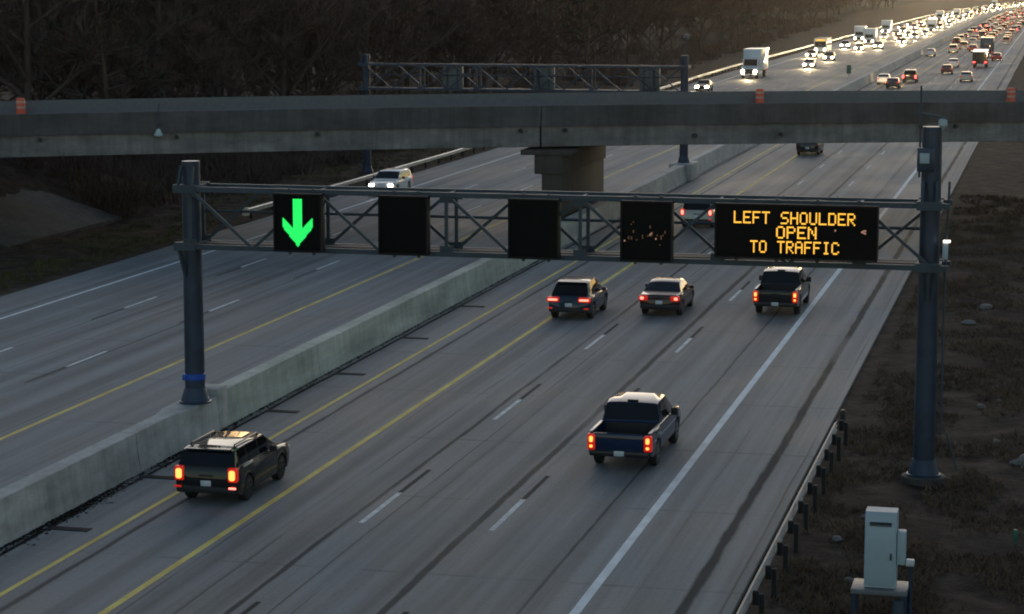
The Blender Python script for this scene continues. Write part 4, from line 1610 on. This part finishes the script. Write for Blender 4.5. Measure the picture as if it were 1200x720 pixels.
# ------------------------------------------------------------------ trees
def tree_mesh(seed, H, spread, conifer=False):
    r = random.Random(seed)
    tk, cr = MB(), MB()
    pts = [(0, 0, -0.4)]
    x = y = 0
    for i in range(1, 7):
        x += r.uniform(-0.25, 0.25); y += r.uniform(-0.25, 0.25)
        pts.append((x, y, H * 0.9 * i / 6))
    rb = H * 0.014
    tk.tube(pts, [rb * 1.35] + [rb * (1 - i / 6.6) for i in range(1, 7)], 7)
    tips = []

    def limb(p, d, ln, rad, dep):
        q = p + d * ln * 0.5 + Vector((0, 0, ln * 0.04))
        e = q + (d + Vector((r.uniform(-.2, .2), r.uniform(-.2, .2), r.uniform(0, .3)))).normalized() * ln * 0.5
        tk.tube([p, q, e], [rad, rad * 0.75, rad * 0.45], 5, False)
        tips.append((q, e, ln))
        if dep > 0:
            for _ in range(3):
                t = r.uniform(0.35, 1)
                dd = (d + Vector((r.uniform(-.8, .8), r.uniform(-.8, .8), r.uniform(-0.1, .7)))).normalized()
                limb(p.lerp(e, t), dd, ln * r.uniform(0.5, 0.7), rad * 0.5, dep - 1)
    nl = 16
    for i in range(nl):
        t = 0.14 + 0.82 * i / nl
        z = H * 0.9 * t
        j = min(5, int(t * 6))
        p = Vector(pts[j]).lerp(Vector(pts[j + 1]), t * 6 - j)
        a = i * 2.4 + r.uniform(-.5, .5)
        up = 0.15 if conifer else r.uniform(0.4, 1.0)
        d = Vector((cos(a), sin(a), up)).normalized()
        ln = spread * (1.15 - t) * r.uniform(0.8, 1.2) * (1.2 if conifer else 1.1)
        limb(p, d, ln, rb * (1 - t) * 0.6 + 0.02, 1 if conifer else 2)
    for q, e, ln in tips:
        for _ in range(8 if conifer else 13):
            b = q.lerp(e, r.uniform(0, 1.1))
            d = ((e - q).normalized() + Vector((r.uniform(-1, 1), r.uniform(-1, 1), r.uniform(-0.5, 1)))).normalized()
            l2 = r.uniform(0.5, 1.3)
            wv = d.cross(Vector((r.uniform(-1, 1), r.uniform(-1, 1), r.uniform(-1, 1)))).normalized() * (0.12 if conifer else r.uniform(0.03, 0.07))
            cr.poly([b - wv, b + wv, b + d * l2 + wv * 0.3, b + d * l2 - wv * 0.3])
            for _k in range(2):
                d2 = (d + Vector((r.uniform(-.8, .8), r.uniform(-.8, .8), r.uniform(-.4, .6)))).normalized()
                b2 = b + d * l2 * r.uniform(0.3, 0.9)
                cr.poly([b2 - wv * 0.6, b2 + wv * 0.6, b2 + d2 * l2 * 0.7])
    return tk, cr


TP = []
for i, (H, sp, con) in enumerate(((17, 5.5, False), (20, 6.0, False), (14, 5.0, False), (22, 5.5, False), (18, 4.0, True), (11, 4.5, False))):
    tk, cr = tree_mesh(40 + i, H, sp, con)
    t = bpy.data.objects.new('evergreen_tree' if con else 'bare_tree', None)
    COL.objects.link(t)
    tk.build('trunk', M['bark'], t, fix=False)
    cr.build('crown', M['twig2'] if con else M['twig'], t, fix=False)
    TP.append(t)
TLAB = 'dark bare tree in the forest beyond the left side of the road'
TLABE = 'dark evergreen tree among the bare trees beyond the left side of the road'
used = set()
rt = random.Random(21)
spots = []
tries = 0
while len(spots) < 295 and tries < 20000:
    tries += 1
    Y = 150 + (rt.random() ** 1.5) * 1150
    edge = -64 - 4 * rt.random() - min(26, 0.035 * max(0, Y - 340))
    X = edge - (rt.random() ** 1.8) * 60 + bend(Y) * 0.8
    a, c = bcoord(X, Y)
    if -6 < c < BW + 7:
        continue
    # keep only what the picture's field can see, with a margin
    if X < -0.56 * Y - 6:
        continue
    dmin = 3.4 if Y < 450 else 6
    if any(abs(X - q[0]) < dmin and abs(Y - q[1]) < dmin for q in spots):
        continue
    spots.append((X, Y))
for i, (X, Y) in enumerate(spots):
    k = rt.choice((0, 0, 1, 1, 2, 3, 3, 4, 5))
    src = TP[k]
    if k in used:
        t = src.copy(); COL.objects.link(t)
        for ch in src.children:
            c = ch.copy(); COL.objects.link(c); c.parent = t
    else:
        t = src; used.add(k)
    t.location = (X, Y, ground_z(X, Y))
    sc = rt.uniform(0.8, 1.2)
    t.scale = (sc, sc, sc * rt.uniform(0.9, 1.1))
    t.rotation_euler = (0, 0, rt.uniform(0, 6.28))
    tag(t, TLABE if k == 4 else TLAB, 'tree', 'dark evergreen trees of the forest' if k == 4 else 'bare trees of the forest')

# low brush under the bridge and along the slope
sb = MB()
rs = random.Random(8)
for i in range(420):
    Y = 125 + 700 * rs.random() ** 2.2
    X = -60.5 - min(26, 0.035 * max(0, Y - 340)) - 26 * rs.random() ** 1.5 + (3.5 if Y < 200 else 0)
    a, c = bcoord(X, Y)
    if -1 < c < BW + 1:
        continue
    z = ground_z(X, Y)
    for k in range(70):
        b = Vector((X + rs.gauss(0, 0.8), Y + rs.gauss(0, 0.8), z))
        d = Vector((rs.gauss(0, 0.45), rs.gauss(0, 0.45), 1)).normalized()
        l2 = rs.uniform(0.6, 2.8)
        wv = Vector((rs.uniform(-1, 1), rs.uniform(-1, 1), 0)).normalized() * (0.03 + Y * 0.00012)
        sb.poly([b - wv, b + wv, b + d * l2])
kind(sb.build('undergrowth', M['twig'], fix=False), 'stuff')

# dead grass on the verges
def grass(n, xr, yr, seed, name, m, hh=(0.08, 0.32)):
    mb = MB()
    r = random.Random(seed)
    i = 0
    while i < n:
        Y = yr[0] + (r.random() ** 1.7) * (yr[1] - yr[0])
        X = r.uniform(*xr)
        q = noise.noise((X * 0.5, Y * 0.35, 2.2))
        if q < -0.15 + 0.25 * r.random() - 0.1:
            continue
        a, c = bcoord(X, Y)
        if X < -55 and -2 < c < BW + 2:
            continue
        z = ground_z(X, Y) - 0.01
        cl = r.uniform(*hh) * (1 + 0.8 * q)
        for k in range(4):
            b = Vector((X + r.gauss(0, 0.07), Y + r.gauss(0, 0.07), z))
            d = Vector((r.gauss(0, 0.7), r.gauss(0, 0.7), 0.8)).normalized()
            wv = Vector((r.uniform(-1, 1), r.uniform(-1, 1), 0)).normalized() * r.uniform(0.012, 0.03)
            mb.poly([b - wv, b + wv, b + d * cl])
        i += 1
    return kind(mb.build(name, m, fix=False), 'stuff')


grass(30000, (-6.4, 8.0), (46, 160), 4, 'dead_grass', M['grass'])
grass(9000, (-62, -49.3), (95, 215), 5, 'verge_grass', mat('olive_grass', (0.09, 0.085, 0.03), 0.9, var=0.5, scale=0.3, spec=0.1))

# small green markers
gm = mat('green_marker', (0.02, 0.13, 0.09), 0.5, var=0.2)
for X, Y, h, w, lab in ((-31.6, 352, 1.75, 0.7, 'small dark green marker post on the median shoulder beyond the overpass'),
                        (-0.75, 60.9, 0.42, 0.12, 'short green stake in the grass right of the cabinet')):
    o = thing('marker_post', lab, 'marker post', (X, Y, ground_z(X, Y) if X > -5 else 0))
    mb = MB(); mb.box((0, 0, h / 2), (0.07, 0.05, h)); mb.build('stake', gm, o)
    mb = MB(); mb.box((0, -0.04, h * 0.62), (w, 0.03, h * 0.74), bevel=0.01); mb.build('plate', gm, o)

# dirt and grit gathered along the foot of the barrier
dm = MB()
rd = random.Random(31)
for i in range(3600):
    u = rd.random()
    Y = rd.uniform(48, 120) if u < 0.5 else rd.gauss(57.3, 2.2) if u < 0.8 else rd.gauss(66.5, 1.6)
    X = -26.66 + abs(rd.gauss(0, 0.10 if u < 0.5 else 0.22))
    a, w = rd.uniform(0, 6.28), rd.uniform(0.02, 0.07)
    c, d = Vector((X, Y, 0.004)), Vector((cos(a), sin(a), 0)) * w
    e = Vector((-d.y, d.x, 0)) * rd.uniform(0.4, 1)
    dm.poly([c - d, c + e, c + d + Vector((0, 0, 0.02)), c - e + Vector((0, 0, 0.012))])
kind(dm.build('dirt', mat('gutter_dirt', (0.022, 0.019, 0.016), 0.95, var=0.5, scale=6, spec=0.05), fix=False), 'stuff')

# pale stones and litter on the right verge
rs = random.Random(17)
for i, (X, Y, sc) in enumerate(((-0.55, 70.6, 0.30), (-0.85, 70.2, 0.2), (-0.6, 69.9, 0.16), (-1.6, 73.5, 0.14), (-2.3, 79.5, 0.16), (-1.7, 80.2, 0.12), (-4.9, 62.5, 0.1), (-5.4, 59.6, 0.14), (-4.7, 55.5, 0.12), (-2.9, 104, 0.3), (-3.5, 99, 0.22))):
    mb = MB()
    rows = []
    for a in range(5):
        ph = pi * a / 4
        rows.append([(sc * sin(ph) * cos(t) * rs.uniform(0.75, 1.3) * 1.4, sc * sin(ph) * sin(t) * rs.uniform(0.75, 1.3), sc * 0.7 * cos(ph)) for t in [2 * pi * q / 8 for q in range(8)]])
    mb.grid(rows, True, True)
    o = mb.build('stone', M['stone'], loc=(X, Y, ground_z(X, Y) + sc * 0.25))
    o.rotation_euler = (0, 0, rs.uniform(0, 6))
    tag(o, ['largest pale stone on the dark verge right of the gantry post', 'pale stone against the largest one on the right verge', 'small pale stone in front of the largest one on the verge',
            'small stone behind the pair of stones near the gantry post', 'pale stone on the verge, left of the two beyond the gantry foot', 'pale stone on the verge, right of the two beyond the gantry foot',
            'small stone behind the guardrail, farthest of three', 'small stone behind the guardrail, middle of three', 'small stone behind the guardrail, nearest the cabinet',
            'pale boulder beside the gantry post at truss height', 'pale boulder beyond the gantry post, left of the other boulder'][i], 'stone', 'pale stones on the right verge')

# ------------------------------------------------------------------ evening air: one closed box of thin haze round everything
hb = MB()
hb.box((-150, 2220, 16), (2740, 4600, 36))
hm = bpy.data.materials.new('evening_air')
hz = hb.build('haze', hm)
kind(hz, 'stuff')
hm.use_nodes = True
hn = hm.node_tree
hn.nodes.clear()
ho = hn.nodes.new('ShaderNodeOutputMaterial')
pv = hn.nodes.new('ShaderNodeVolumePrincipled')
pv.inputs['Color'].default_value = (0.9, 0.88, 0.87, 1)
pv.inputs['Density'].default_value = 0.000036
pv.inputs['Anisotropy'].default_value = 0.9
hn.links.new(pv.outputs[0], ho.inputs['Volume'])
